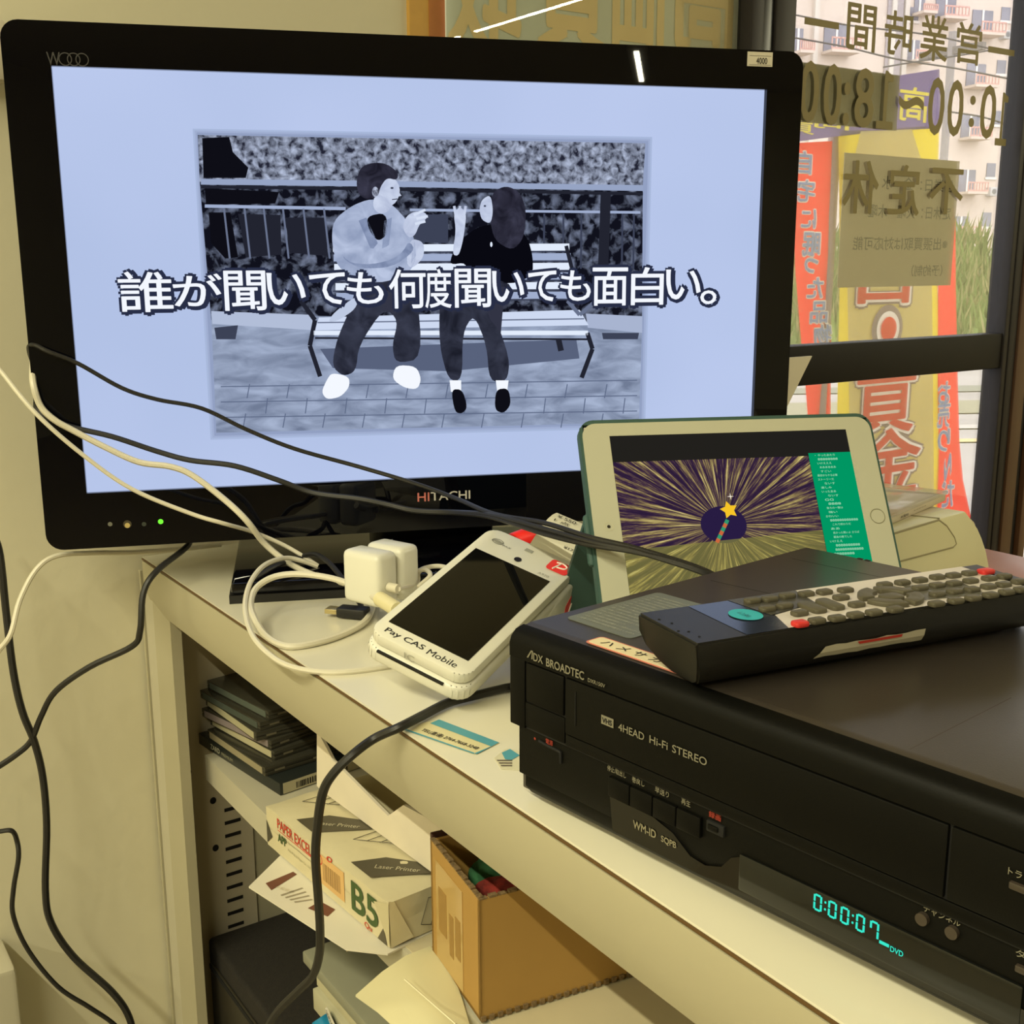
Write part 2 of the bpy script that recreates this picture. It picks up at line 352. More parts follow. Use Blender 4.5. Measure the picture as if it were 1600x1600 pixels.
# utility pole and wires
t = thing('utility_pole', Matrix.Translation(onz(GZ, 1452, 560)), 'grey utility pole standing outside before the apartment block', 'pole')
pb = onz(GZ, 1452, 560); hp_ = (at(1487, 70, (pb-CAM).dot(_F)).z-GZ)
g = G(); g.cyl((0, 0, 0), (0, 0, hp_), 0.055, mat('concrete_pole', (148, 140, 138), 0.9)); g.build('pole_shaft', t, t.matrix_world)
g = G(); g.box(-.5, .5, -.04, .04, hp_-.3, hp_-.2, K((120, 112, 108), .8)); g.build('crossarm', t, t.matrix_world)
wi = 0
for pl, nm in ((((1236, 22), (1330, 40), (1460, 56), (1610, 92)), 'highest overhead wire crossing the apartment block'), (((1236, 58), (1320, 73), (1400, 92), (1500, 108), (1610, 130)), 'overhead wire just below the opening hours heading'),
               (((1380, 105), (1440, 95), (1490, 88), (1550, 78)), 'overhead wire rising to the right towards the pole top'), (((1480, 174), (1540, 184), (1610, 208)), 'overhead wire beside the opening time numerals')):
    g = G(); g.tube([at(x, y, 14.0) for x, y in pl], 0.011, K((86, 80, 80), .7), 6); g.build('overhead_wire', label=nm, cat='wire', group='overhead wires outside'); wi += 1
# shop banners outside, seen from behind
def banner(X, rows, cols, edgeL, edgeR, wav):
    """grid of points on plane X with left/right edge pixel lists"""
    n = len(edgeL); vs = []
    for r in range(n):
        a, b = onx(X, *edgeL[r]), onx(X, *edgeR[r])
        for c in range(cols+1):
            p = a.lerp(b, c/cols); p.x += wav*math.sin(c*1.7+r*0.9); vs.append(p)
    return vs, [(r*(cols+1)+c, r*(cols+1)+c+1, (r+1)*(cols+1)+c+1, (r+1)*(cols+1)+c) for r in range(n-1) for c in range(cols)]
shm = mat('backlit_notice_paper', (186, 174, 146), 0.8, var=0.03)
redc = mat('red_banner_cloth', (236, 58, 54), 0.8, var=0.05, scale=6); yelc = mat('yellow_banner_cloth', (220, 196, 60), 0.8, var=0.08, scale=5)
palec = mat('pale_yellow_cloth', (212, 200, 156), 0.8, var=0.05, scale=5); purp = mat('purple_cloth', (112, 96, 140), 0.8, var=0.08, scale=6)
for m_ in (redc, yelc, palec, purp, shm):
    b = m_.node_tree.nodes['Principled BSDF']; rp = [n for n in m_.node_tree.nodes if n.type == 'VALTORGB'][0]
    nt = m_.node_tree; tr = nt.nodes.new('ShaderNodeBsdfTranslucent'); mx = nt.nodes.new('ShaderNodeMixShader'); mx.inputs[0].default_value = 0.45
    nt.links.new(rp.outputs[0], tr.inputs[0]); nt.links.new(b.outputs[0], mx.inputs[1]); nt.links.new(tr.outputs[0], mx.inputs[2])
    nt.links.new(mx.outputs[0], nt.nodes['Material Output'].inputs[0])
wht = K((240, 232, 228), .8); blu = K((128, 142, 188), .8); gry = K((140, 118, 118), .8)
XB = -1.0
def bq(g, pts, m, dx=0.0): g.poly([onx(XB+dx, *p) for p in pts], m)
def bch(g, ch, xc, yc, wp, hp, m, off, dx, col=None, mir=True):
    X = XB+dx; lo = onx(X, xc, yc+hp/2); hi = onx(X, xc, yc-hp/2); a = onx(X, xc+wp/2, yc); b = onx(X, xc-wp/2, yc)
    ex = off*(a.y-b.y)*0.9
    g.text(ch, (X, a.y+ex, lo.z-ex), (0, -1, 0), (0, 0, 1), a.y-b.y+2*ex, hi.z-lo.z+2*ex, m, off=off)
# right (yellow) banner
t = thing('shop_banner', Matrix.Identity(4), 'yellow vertical banner with purple top and big red characters outside the door', 'banner', 'vertical shop banners outside')
g = G()
vs, fs = banner(XB, 6, 6, [(1310, 205), (1310, 320), (1310, 450), (1309, 560), (1308, 700), (1306, 830)], [(1469, 196), (1466, 320), (1466, 450), (1466, 560), (1466, 700), (1462, 830)], 0.004)
g.add(vs, fs, yelc, True)
vs, fs = banner(XB, 6, 3, [(1466, 300), (1465, 450), (1464, 600), (1465, 690), (1462, 760), (1460, 830)], [(1494, 300), (1494, 450), (1496, 600), (1498, 690), (1504, 750), (1522, 830)], 0.003)
g.add(vs, fs, redc, True)
g.build('banner_cloth', t)
g = G(); bq(g, [(1238, 160), (1240, 222), (1300, 214), (1372, 206), (1470, 200), (1468, 108), (1404, 118), (1300, 130)], purp, 0.004)
g.build('purple_header', t)
g = G(); yy = K((232, 216, 88), .8)
for ch, xc, yc, wp, hp in (('高', 1428, 163, 44, 52), ('商', 1300, 190, 60, 20), ('買', 1252, 198, 40, 20)): bch(g, ch, xc, yc, wp, hp, yy, 0.02, 0.007)
g.build('header_lettering', t)
g = G(); bq(g, [(1345, 205), (1425, 202), (1455, 300), (1460, 830), (1330, 830), (1322, 300)], palec, 0.008); g.build('pale_centre_panel', t)
g = G()
for ch, xc, yc, wp, hp in (('日', 1383, 430, 78, 84), ('貴', 1385, 612, 88, 128), ('金', 1388, 722, 96, 100)):
    bch(g, ch, xc, yc, wp, hp, gry, 0.095, 0.010); bch(g, ch, xc, yc, wp, hp, wht, 0.06, 0.013); bch(g, ch, xc, yc, wp, hp, redc, 0.02, 0.016)
c = onx(XB+0.012, 1387, 514)
for r_, m_, d_ in ((0.072, gry, .011), (0.053, wht, .014), (0.036, redc, .017)): g.ell((XB+d_, c.y, c.z), (0, r_, 0), (0, 0, r_), m_)
g.build('banner_lettering', t)
g = G()
for ch, yc, hp in (('お', 614, 34), ('売', 648, 40), ('り', 688, 34), ('～', 730, 44), ('だ', 772, 40)):
    bch(g, ch, 1475 if yc < 700 else 1481, yc, 18 if ch != '～' else 11, hp, wht, 0.07, 0.012); bch(g, ch, 1475 if yc < 700 else 1481, yc, 18 if ch != '～' else 11, hp, blu, 0.02, 0.015)
g.build('small_lettering', t)
# left red banner
t = thing('shop_banner', Matrix.Identity(4), 'narrow red banner with blue characters outside, beside the television edge', 'banner', 'vertical shop banners outside')
g = G()
vs, fs = banner(XB-0.02, 6, 3, [(1236, 224), (1238, 330), (1241, 420), (1250, 520), (1260, 610), (1266, 680)], [(1305, 220), (1301, 330), (1297, 420), (1297, 520), (1297, 610), (1298, 680)], 0.004)
g.add(vs, fs, redc, True); g.build('banner_cloth', t)
g = G()
for ch, xc, yc, wp, hp in (('自', 1256, 254, 24, 34), ('宅', 1260, 298, 26, 32), ('に', 1264, 342, 22, 28), ('眠', 1268, 382, 26, 36), ('っ', 1268, 415, 20, 22), ('た', 1274, 450, 24, 30), ('品', 1280, 488, 26, 32), ('物', 1286, 524, 26, 32)):
    bch(g, ch, xc, yc, wp, hp, wht, 0.085, -0.012); bch(g, ch, xc, yc, wp, hp, blu, 0.025, -0.009)
g.build('banner_lettering', t)
t = thing('banner_edge_pole', Matrix.Identity(4), 'grey mauve plastic banner edge, modelled as a pole, between the red and the yellow banner', 'pole')  # clear plastic edge of the banner sheet, modelled as a pole with base
g = G(); a, b = onx(XB-0.03, 1304, 216), onx(XB-0.03, 1304, 760); g.cyl((a.x, a.y, -1.0), (a.x, a.y, a.z+.05), 0.018, K((150, 128, 130), .6), 12); g.build('pole_shaft', t)
g = G(); g.cyl((a.x, a.y, GZ), (a.x, a.y, GZ+.06), 0.16, K((120, 110, 110), .6), 20); g.build('pole_base', t)
# notices on the glass
g = G(); P = [onx(-0.006, *p) for p in ((1320, 239), (1504, 250), (1493, 449), (1307, 447))]
y0, y1, z0, z1 = 1.155, 1.455, 0.276, 0.487
g.box(-0.0215, -0.0205, y0, y1, z0, z1, shm)
ink = mat('grey_print', (70, 60, 46), 0.7)
for body, yr, z, wdt, h in (('営業日：金～水', 1.44, 0.434, 0.19, 0.021), ('定休日：火曜・木曜', 1.44, 0.388, 0.22, 0.022), ('※出張買取は対応可能', 1.437, 0.336, 0.25, 0.022), ('（予約制）', 1.428, 0.292, 0.086, 0.02)):
    g.text(body, (-0.0200, yr, z), (0, -1, 0), (0, 0, 1), wdt, h, ink, off=0.02)
g.build('paper_notice', label='landscape white paper notice with grey mirrored print taped to the door glass', cat='notice')
g = G(); g.box(-0.0215, -0.0205, 1.03, 1.279, 0.527, 0.613, mat('dark_olive_card', (118, 108, 72), 0.6, var=0.12, scale=14))
g.build('card_notice', label='dark olive card stuck on the glass behind the closing time numerals', cat='notice')
g = G(); Pq = [onx(0.013, *p) for p in ((1266, 556), (1130, 566), (1110, 740), (1178, 735))]
g.prism(Pq, (0.004, 0, 0), paperm); g.build('card_sign', label='pale card panel whose corner sticks out right of the television', cat='card')

# ------------------------------------------------------------------ cabinet / counter
DX, DYD = 1.75, 0.665
t = thing('display_cabinet', Matrix.Translation((0, 0, -0.9)), 'cream steel cabinet with white laminate top and open shelves', 'cabinet')
def cb(name, f, m=None):
    g = G(); f(g); b = [(x, y, z+0.9) for x, y, z in g.v]; g.v = b; return g.build(name, t)
cb('cabinet_top', lambda g: (g.box(0, DX, 0.0008, DYD, -0.004, 0, topm, 0.0003), g.box(0, DX, 0.002, DYD, -0.022, -0.0045, cream)))
cb('edge_strip', lambda g: g.box(0, DX, -0.0003, 0.0008, -0.0030, -0.0014, mat('brown_edge_line', (92, 66, 30), 0.6)))
cb('apron', lambda g: g.prism([(0.0, 0.0, -0.0045), (0.0, 0.0, -0.034), (0.0, 0.011, -0.064), (0.0, 0.024, -0.064), (0.0, 0.024, -0.0045)], (DX, 0, 0), cream2))
cb('side_panel', lambda g: (g.box(-0.03, -0.024, 0.004, DYD, -0.9, -0.022, cream2), g.box(-0.024, 0.0, 0.5, DYD, -0.9, -0.022, cream2)))
cb('front_post', lambda g: (g.box(-0.022, 0.008, 0.006, 0.022, -0.9, -0.04, cream), g.prism([(0.008, 0.006, -0.9), (0.046, 0.012, -0.9), (0.046, 0.024, -0.9), (0.008, 0.022, -0.9)], (0, 0, 0.85), cream2)))
cb('back_panel', lambda g: g.box(-0.024, DX, DYD-0.01, DYD, -0.9, -0.022, cream2))
cb('right_side_panel', lambda g: g.box(DX-0.006, DX, 0.004, DYD-0.01, -0.9, -0.022, cream2))
XS = -0.02
strip_m = mat('cabinet_inner_steel', (190, 180, 156), 0.5, var=0.02)
def strip(g):
    g.box(-0.024, XS, 0.024, 0.118, -0.9, -0.064, strip_m)
    hole = K((18, 15, 10), .9)
    for k in range(12):
        py = 1262 + k*20.2
        a = onx(XS, 350.5+k*0.65, py+5); b = onx(XS, 375+k*0.65, py-3)
        g.box(XS-0.001, XS+0.0006, a.y, b.y, (a.z+b.z)/2-0.0022, (a.z+b.z)/2+0.0022, hole)
    for p in ((294, 1207), (333, 1251), (299, 1307), (337, 1325)):
        c = onx(XS+.0006, *p); g.ell((XS+0.0006, c.y, c.z), (0, 0.004, 0), (0, 0, 0.0045), hole, 14)
cb('slotted_strip', strip)
SZ = -0.241
s0 = on(0, 0.02, 320, 1180)
def shelf(g):
    g.box(0.02, DX-0.01, 0.05, 0.5, SZ-0.004, SZ, cream); g.box(0.02, DX-0.01, 0.05, 0.054, SZ-0.031, SZ-0.004, cream)
    g.box(-0.018, 0.02, 0.064, 0.5, SZ-0.004, SZ, cream)
cb('shelf', shelf)
cb('shelf', lambda g: (g.box(0.35, DX-0.01, 0.03, 0.5, -0.494, -0.49, cream), g.box(0.35, DX-0.01, 0.03, 0.034, -0.52, -0.494, cream)))
cb('shelf', lambda g: g.box(-0.018, DX-0.01, 0.02, 0.5, -0.82, -0.81, cream))

tb = thing('side_table', Matrix.Translation((0.7, 0.752, -0.9)), 'reddish brown table behind the printer by the window', 'table')
bw = mat('reddish_brown_wood', (160, 104, 78), 0.35, var=0.12, scale=9)
g = G(); g.box(-0.68, 0.75, -0.083, 0.05, 0.87, 0.898, bw, 0.002); g.build('table_top', tb)
for x in (-0.62, 0.69):
    for y in (-0.055, 0.02):
        g = G(); g.box(x-0.02, x+0.02, y-0.02, y+0.02, 0, 0.87, bw, 0.002); g.build('leg', tb)
# pale box low at the wall
g = G(); a = onx(0.03, 25, 1503); b = onx(0.03, 50, 1600)
g.box(0.0, 0.075, 0, 0.155, 0, 0.45, cream, 0.006)
o = g.build('wall_box', M=Matrix.Translation((XW+0.002, a.y-0.155-0.002, a.z-0.45)), label='cream box low on the wall at the bottom left corner', cat='box')
g = G(); p = onx(XW+0.03, 14, 80); g.box(XW+0.001, XW+0.03, p.y-0.25, p.y, p.z-0.028, p.z+0.03, mat('pale_trunking', (206, 198, 178), 0.5), 0.005)
g.build('wall_trunking', label='short pale plastic trunking on the wall behind the television top left corner', cat='trunking')

# ------------------------------------------------------------------ television
A = math.radians(68.86289)
MT = yawM((0.23333704, 0.24673519, 0.09925892), A)
tv = thing('television', MT, 'large black flat television on swivel stand showing a black and white video', 'television')
W2, H2 = 0.3488, 0.3924
def ring(g, x0, x1, z0, z1, X0, X1, Z0, Z1, y0, y1, m, rad=0.016):
    """frame with a rounded outer outline"""
    n = 6; out = []; inn = []
    for cx, cz, a0, ix, iz in ((X1-rad, Z1-rad, 0, x1, z1), (X0+rad, Z1-rad, 90, x0, z1), (X0+rad, Z0+rad, 180, x0, z0), (X1-rad, Z0+rad, 270, x1, z0)):
        for k in range(n+1):
            an = math.radians(a0+90*k/n); out.append((cx+rad*math.cos(an), cz+rad*math.sin(an))); inn.append((ix, iz))
    N = len(out)
    for i in range(N):
        j = (i+1) % N
        q = [(out[i][0], y0, out[i][1]), (out[j][0], y0, out[j][1]), (inn[j][0], y0, inn[j][1]), (inn[i][0], y0, inn[i][1])]
        if inn[i] == inn[j]: q = q[:3]
        g.add(q, [tuple(range(len(q)))[::-1]], m)
        g.add([(out[i][0], y0, out[i][1]), (out[j][0], y0, out[j][1]), (out[j][0], y1, out[j][1]), (out[i][0], y1, out[i][1])], [(0, 1, 2, 3)], m, True)
        if inn[i] != inn[j]: g.add([(inn[i][0], y0, inn[i][1]), (inn[j][0], y0, inn[j][1]), (inn[j][0], y1, inn[j][1]), (inn[i][0], y1, inn[i][1])], [(3, 2, 1, 0)], m)
g = G(); ring(g, -W2, W2, 0, H2, -0.3895, 0.3885, -0.055, 0.4305, -0.006, 0.012, blkg)
g.build('bezel', tv)
g = G(); g.box(-0.386, 0.385, 0.012, 0.045, -0.052, 0.427, blk, 0.01); g.box(-0.25, 0.25, 0.045, 0.085, -0.02, 0.33, blk, 0.02); g.build('back_housing', tv)
g = G()
for i, (px, r_, c) in enumerate(((172, 0.0022, (110, 110, 100)), (199, 0.0040, (70, 64, 50)), (225, 0.0022, (60, 66, 60)))):
    g = G(); p = loc2(MT, 1, px, 819, -0.0062); g.ell(p, (r_, 0, 0), (0, 0, r_), K(c, .3), 16); g.build('control_knob', tv)
g = G(); p = loc2(MT, 1, 199, 821, -0.0065); g.ell(p, (0.0026, 0, 0), (0, 0, 0.0026), K((190, 170, 110), .2), 14); g.build('knob_cap', tv)
g = G(); p = loc2(MT, 1, 251, 815, -0.0065); g.ell(p, (0.0026, 0, 0), (0, 0, 0.0026), EM((120, 255, 60), 1.2), 14); tag(g.build('power_light', tv), 'lit green power light')
g = G(); sil = K((200, 196, 190), .4)
g.text('HI', (-0.0251, -0.0066, -0.0245), (1, 0, 0), (0, 0, 1), 0.0125, 0.0093, K((206, 120, 112), .4), off=0.02)
g.text('TACHI', (-0.0112, -0.0066, -0.0243), (1, 0, 0), (0, 0, 1), 0.0420, 0.0093, sil, off=0.02); g.build('maker_lettering', tv)
g = G(); dg_ = K((46, 43, 42), .4)
g.text('W', (-0.352, -0.0066, 0.3925), (1, 0, 0), (0, 0, 1), 0.0115, 0.0115, dg_)
for k in range(3): g.ell((-0.3362+0.0072*k, -0.0066, 0.3983), (0.0058, 0, 0), (0, 0, 0.0058), dg_, 28, hole=0.84)
g.build('series_lettering', tv)
g = G(); g.box(0.3254, 0.3532, -0.0068, -0.0061, 0.4145, 0.4285, K((214, 208, 190), .7))
g.text('4000', (0.3352, -0.0070, 0.4168), (1, 0, 0), (0, 0, 1), 0.012, 0.0062, K((40, 38, 36), .7), off=0.01)
for z in (0.4245, 0.4157): g.box(0.3275, 0.3515, -0.0070, -0.0068, z, z+0.0004, K((120, 116, 108), .7))
g.build('price_sticker', tv)
# stand
MBs = yawM((0.231, 0.013, 0.0), math.radians(66.33)); MBl = MT.inverted() @ MBs
bd = G(); bd.box(0, 0.44, 0, 0.19, 0.0, 0.008, blk); bd.box(0.002, 0.438, 0.002, 0.188, 0.008, 0.020, blkg, 0.003)
bd.v = [tuple(MBl @ Vector(v)) for v in bd.v]; bd.build('stand_base', tv)
g = G()
nk = [(-0.06, 0.02), (0.06, 0.02), (0.07, 0.06), (-0.07, 0.06)]
g.prism([(x, y, -0.081) for x, y in nk], (0, 0, 0.08), blkg, 0.003); g.build('stand_neck', tv)

# -------- what the screen shows
scr = emi('screen_backdrop', (176, 192, 228), 1.0, c2=(190, 204, 240), scale=3.0, lo=0.3, hi=0.7)
LAY = [0]
def tp(px, py, k): p = loc2(MT, 1, px, py, 0.0); return Vector((p.x, -0.00012*k, p.z))
g = G(); g.box(-W2, W2, 0.0, 0.010, 0.0, H2, scr)
g.build('screen', tv)
pic = G()
def sp_(k, m, *pts):
    if k >= 15 and len(pts) > 4:
        for _ in range(2): pts = [q for a, b in zip(pts, pts[1:]+pts[:1]) for q in ((a[0]*.78+b[0]*.22, a[1]*.78+b[1]*.22), (a[0]*.22+b[0]*.78, a[1]*.22+b[1]*.78))]
        pts = tuple(pts)
    pic.poly([tp(x, y, k) for x, y in pts][::-1], m)
def sl(k, m, w_, *pts):
    for (x0, y0), (x1, y1) in zip(pts[:-1], pts[1:]):
        L = math.hypot(x1-x0, y1-y0) or 1; nx, ny = -(y1-y0)/L*w_/2, (x1-x0)/L*w_/2
        pic.poly([tp(x0+nx, y0+ny, k), tp(x1+nx, y1+ny, k), tp(x1-nx, y1-ny, k), tp(x0-nx, y0-ny, k)], m)
def se(k, m, cx, cy_, rx, ry, rot=0, n=20):
    ca, sa = math.cos(math.radians(rot)), math.sin(math.radians(rot))
    pic.poly([tp(cx+rx*math.cos(a)*ca-ry*math.sin(a)*sa, cy_+rx*math.cos(a)*sa+ry*math.sin(a)*ca, k) for a in [2*math.pi*i/n for i in range(n)]], m)
halo = [EM(c) for c in ((168, 184, 218), (160, 174, 208), (146, 160, 194))]
for i, d in enumerate((7, 4, 1)): sp_(1+i, halo[i], (308-d, 208-d), (1012+d, 221-d), (1001+d, 662+d), (336-d, 680+d))
leaf = emi('screen_leaves', (34, 36, 52), 1, c2=(196, 208, 236), scale=150, detail=5, lo=0.36, hi=0.78, dist=0.4)
leafd = emi('screen_dark_leaves', (16, 17, 28), 1, c2=(150, 162, 192), scale=80, detail=5, lo=0.46, hi=0.84, dist=0.4)
sp_(5, leaf, (309, 211), (1008, 224), (1004, 292), (312, 284)); sp_(5, leafd, (312, 284), (1004, 292), (1003, 505), (330, 500))
D = EM((14, 14, 22)); D2 = EM((34, 36, 48)); D3 = EM((60, 66, 86)); MG = EM((104, 114, 140)); LG = EM((160, 174, 206)); WH = EM((226, 236, 252)); VW = EM((244, 248, 255))
sp_(6, D, (316, 216), (358, 214), (364, 238), (388, 262), (384, 278), (318, 278)); sp_(6, D, (320, 294), (436, 300), (430, 318), (322, 320)); sp_(6, D, (326, 332), (360, 332), (372, 402), (352, 404), (330, 380))
sp_(6, D2, (372, 334), (438, 336), (440, 398), (384, 402)); sp_(6, D2, (446, 340), (508, 340), (512, 400), (452, 395)); sp_(6, D3, (640, 335), (700, 335), (700, 380), (650, 378))
pav = emi('screen_paving', (112, 124, 150), 1, c2=(172, 186, 214), scale=26, detail=4, lo=0.3, hi=0.75, stretch=(1, 1, 3.0), dist=0.6)
sp_(7, pav, (330, 490), (1003, 505), (998, 660), (338, 676)); sp_(8, EM((178, 190, 216)), (330, 486), (490, 492), (492, 516), (332, 506)); sp_(8, EM((168, 180, 208)), (915, 490), (1003, 494), (1003, 520), (918, 512))
sp_(8, D3, (335, 512), (372, 508), (368, 530), (338, 530)); sp_(8, D3, (940, 520), (998, 520), (996, 530), (942, 530))
sp_(8, EM((88, 98, 124)), (500, 545), (900, 530), (905, 560), (700, 580), (520, 575))
ln = EM((94, 106, 134))
for y, c in ((598, 0), (622, 0), (646, 0)): sl(9, ln, 1.6, (345, y+6), (995, y-4))
for i, x in enumerate(range(390, 990, 62)):
    sl(9, ln, 1.6, (x, 600), (x-4, 622)); sl(9, ln, 1.6, (x+28, 622), (x+25, 646)); sl(9, ln, 1.6, (x-6, 646), (x-10, 668))
# railing
sl(10, EM((150, 164, 196)), 9, (314, 284), (570, 287), (1004, 294)); sl(10, D2, 5, (314, 292), (570, 295), (1004, 303)); sl(10, LG, 5, (320, 322), (540, 326)); sl(10, LG, 4, (640, 328), (1000, 332))
for x in (350, 382, 412, 442, 474, 506): sl(10, MG, 3, (x, 326), (x+9, 404))
for x in (662, 688, 850, 880, 908, 972, 990): sl(10, D3, 3, (x, 334), (x-1, 420))
sl(11, D2, 16, (946, 300), (940, 470))
# bench
for i, y in enumerate((388, 403, 418, 433, 448, 463)): sl(12, WH if i % 2 == 0 else LG, 11, (520+i, y), (889+i*2, y-2)); sl(12, D3, 2, (520, y+7), (889+i*2, y+5))
sl(13, D2, 6, (884, 384), (898, 440), (900, 480)); sp_(13, EM((206, 218, 242)), (498, 496), (905, 484), (919, 508), (492, 516)); sl(14, WH, 7, (490, 520), (918, 520)); sl(14, MG, 2, (496, 504), (912, 498)); sl(14, D2, 3, (492, 528), (918, 530))
sl(14, D2, 7, (470, 470), (492, 500), (484, 540), (500, 588)); sl(14, D2, 7, (917, 520), (925, 545), (908, 590)); sl(14, D2, 9, (872, 530), (876, 548))
sl(14, MG, 6, (886, 470), (905, 492), (930, 470))
# person on the left: light jacket, dark trousers, white shoes, one hand raised to the mouth
nz = lambda n, a, b, s=70: emi('screen_'+n, a, 1, c2=b, scale=s, detail=3, lo=0.3, hi=0.72, dist=0.8)
SK = nz('skin', (176, 186, 214), (208, 218, 240)); JK = nz('jacket', (138, 152, 184), (186, 198, 226), 45); JS = nz('jacket_fold', (112, 126, 160), (150, 164, 196), 60); TR = nz('trousers', (28, 30, 42), (62, 66, 84), 40); HR = nz('hair', (22, 21, 32), (58, 58, 76), 60)
sp_(16, JK, (548, 322), (580, 310), (612, 318), (640, 350), (652, 396), (640, 428), (590, 444), (556, 430), (528, 420), (518, 380), (520, 345))
sp_(17, D, (572, 338), (603, 332), (606, 366), (590, 378), (576, 360)); sp_(17, JS, (560, 345), (572, 340), (590, 380), (580, 392)); sp_(17, JS, (600, 345), (612, 340), (606, 395), (596, 395))
sp_(17, JS, (530, 400), (560, 392), (610, 398), (640, 376), (648, 392), (612, 418), (560, 420)); sp_(18, JK, (524, 372), (544, 352), (560, 384), (600, 392), (632, 356), (646, 364), (624, 402), (580, 414), (540, 410))
se(17, SK, 598, 316, 15, 18, 20); se(18, SK, 604, 300, 20, 24, 12); sp_(19, HR, (556, 286), (562, 262), (582, 254), (604, 256), (622, 270), (620, 282), (604, 278), (594, 292), (590, 308), (572, 312), (560, 304)); se(19, SK, 586, 300, 5, 8)
se(19, D3, 612, 294, 2.5, 1.6); sl(19, D3, 1.5, (612, 312), (621, 311)); sp_(18, SK, (621, 298), (627, 306), (619, 308))
sp_(19, SK, (628, 356), (634, 338), (648, 330), (664, 332), (668, 340), (655, 350), (648, 368), (638, 372))
for a, b in (((646, 336), (664, 328)), ((650, 342), (668, 338)), ((648, 350), (664, 346))): sl(20, EM((214, 224, 244)), 4, a, b)
sp_(16, SK, (640, 372), (662, 378), (662, 402), (644, 420), (634, 412))
sp_(15, TR, (560, 430), (620, 424), (650, 440), (660, 560), (618, 568), (612, 540), (622, 500), (600, 480), (560, 540), (556, 580), (536, 588), (518, 572), (526, 530), (548, 480))
sp_(16, EM((52, 54, 70)), (600, 455), (630, 450), (618, 490), (596, 485))
sp_(16, VW, (518, 582), (545, 588), (546, 604), (532, 620), (510, 624), (502, 612), (510, 594)); sp_(16, VW, (618, 570), (650, 572), (658, 592), (652, 608), (632, 606), (612, 592))
sp_(16, EM((190, 202, 226)), (545, 470), (560, 462), (556, 482), (530, 500), (512, 504), (520, 490))
# person on the right: long dark hair, dark top and trousers, white socks
sp_(16, HR, (768, 300), (790, 290), (812, 300), (822, 330), (818, 372), (800, 392), (772, 376), (764, 340)); sp_(17, SK, (752, 312), (766, 304), (770, 330), (766, 350), (752, 344), (748, 328)); se(18, D3, 757, 322, 2, 1.5)
sp_(15, EM((9, 9, 17)), (722, 372), (750, 352), (790, 350), (822, 366), (832, 400), (832, 430), (800, 445), (730, 436), (728, 410), (702, 414), (706, 396))
se(17, WH, 767, 382, 1.8, 4)
sp_(16, SK, (706, 398), (712, 360), (708, 334), (718, 322), (728, 334), (726, 356), (722, 380), (716, 400))
for x in (712, 718, 724): sl(17, SK, 4, (x, 340), (x+(x-718)*0.5, 322))
sp_(15, TR, (700, 440), (800, 436), (796, 480), (770, 486), (796, 560), (792, 596), (764, 596), (760, 540), (740, 490), (722, 520), (722, 594), (700, 594), (686, 540), (686, 470))
sp_(16, EM((50, 52, 68)), (745, 450), (788, 448), (782, 520), (766, 500))
sp_(16, VW, (702, 594), (720, 594), (720, 612), (704, 612)); sp_(16, VW, (774, 594), (794, 594), (792, 610), (776, 610))
sp_(17, D, (704, 608), (722, 608), (730, 636), (722, 646), (710, 644)); sp_(17, D, (774, 608), (794, 606), (798, 632), (786, 646), (772, 640))
pic.build('video_picture', tv)
cap = G()
caps = '誰が聞いても何度聞いても面白い。'
xs = [(188, 268), (272, 346), (352, 414), (418, 476), (484, 538), (542, 598), (608, 664), (664, 704), (710, 766), (768, 818), (824, 868), (874, 922), (924, 980), (984, 1036), (1038, 1094), (1092, 1118)]
for ch, (x0, x1) in zip(caps, xs):
    yb, yt = 488-(x0-188)*0.014, 424-(x0-188)*0.0085
    if ch == '。': yt = yb-22
    elif ch in 'がいても': yb -= 8; yt += 4
    p, q = tp(x0, yb, 22), tp(x1, yt, 22)
    e = 0.0034
    cap.text(ch, (p.x-e+0.001, -0.0028, p.z-e-0.0005), (1, 0, 0), (0, 0, 1), q.x-p.x+2*e, q.z-p.z+2*e, EM((40, 46, 70)), off=0.15)
    cap.text(ch, (p.x, -0.0031, p.z), (1, 0, 0), (0, 0, 1), q.x-p.x, q.z-p.z, VW, off=0.014)
cap.build('caption_lettering', tv)

# ------------------------------------------------------------------ tablet in its case
ya, ti = math.radians(65.177), 0.55355
u_ = Vector((math.cos(ya), math.sin(ya), 0)); n_ = Vector((-math.sin(ya), math.cos(ya), 0)); w_ = Vector((0, 0, 1))*math.cos(ti)+n_*math.sin(ti); nn_ = w_.cross(u_)*-1
nn_ = u_.cross(w_)*-1  # away from the viewer
if nn_.dot(n_) < 0: nn_ = -nn_
MP = frm(Vector((0.63431, 0.28146, 0.12106)), u_, nn_, w_)
tab = thing('tablet', MP, 'white tablet leaning in a dark green case, showing a burst of golden rays', 'tablet')
bez = mat('tablet_white', (186, 185, 164), 0.35, var=0.01, spec=0.3); teal = mat('green_case', (54, 84, 78), 0.6, var=0.06)
g = G(); ring(g, -0.0986, 0.0986, -0.0739, 0.0739, -0.120, 0.120, -0.0848, 0.0848, -0.0002, 0.005, bez, 0.011)
g.box(-0.118, 0.118, 0.002, 0.006, -0.083, 0.083, K((190, 180, 170), .4), 0.001); g.build('tablet_body', tab)
g = G(); ring(g, -0.119, 0.119, -0.0838, 0.0842, -0.1222, 0.1222, -0.0870, 0.0882, 0.0008, 0.010, teal, 0.012); g.box(-0.12, 0.12, 0.0065, 0.0095, -0.085, 0.085, teal, 0.001)
g.box(-0.126, -0.1195, 0.004, 0.010, -0.03, 0.012, teal, 0.003)
g.build('case', tab)
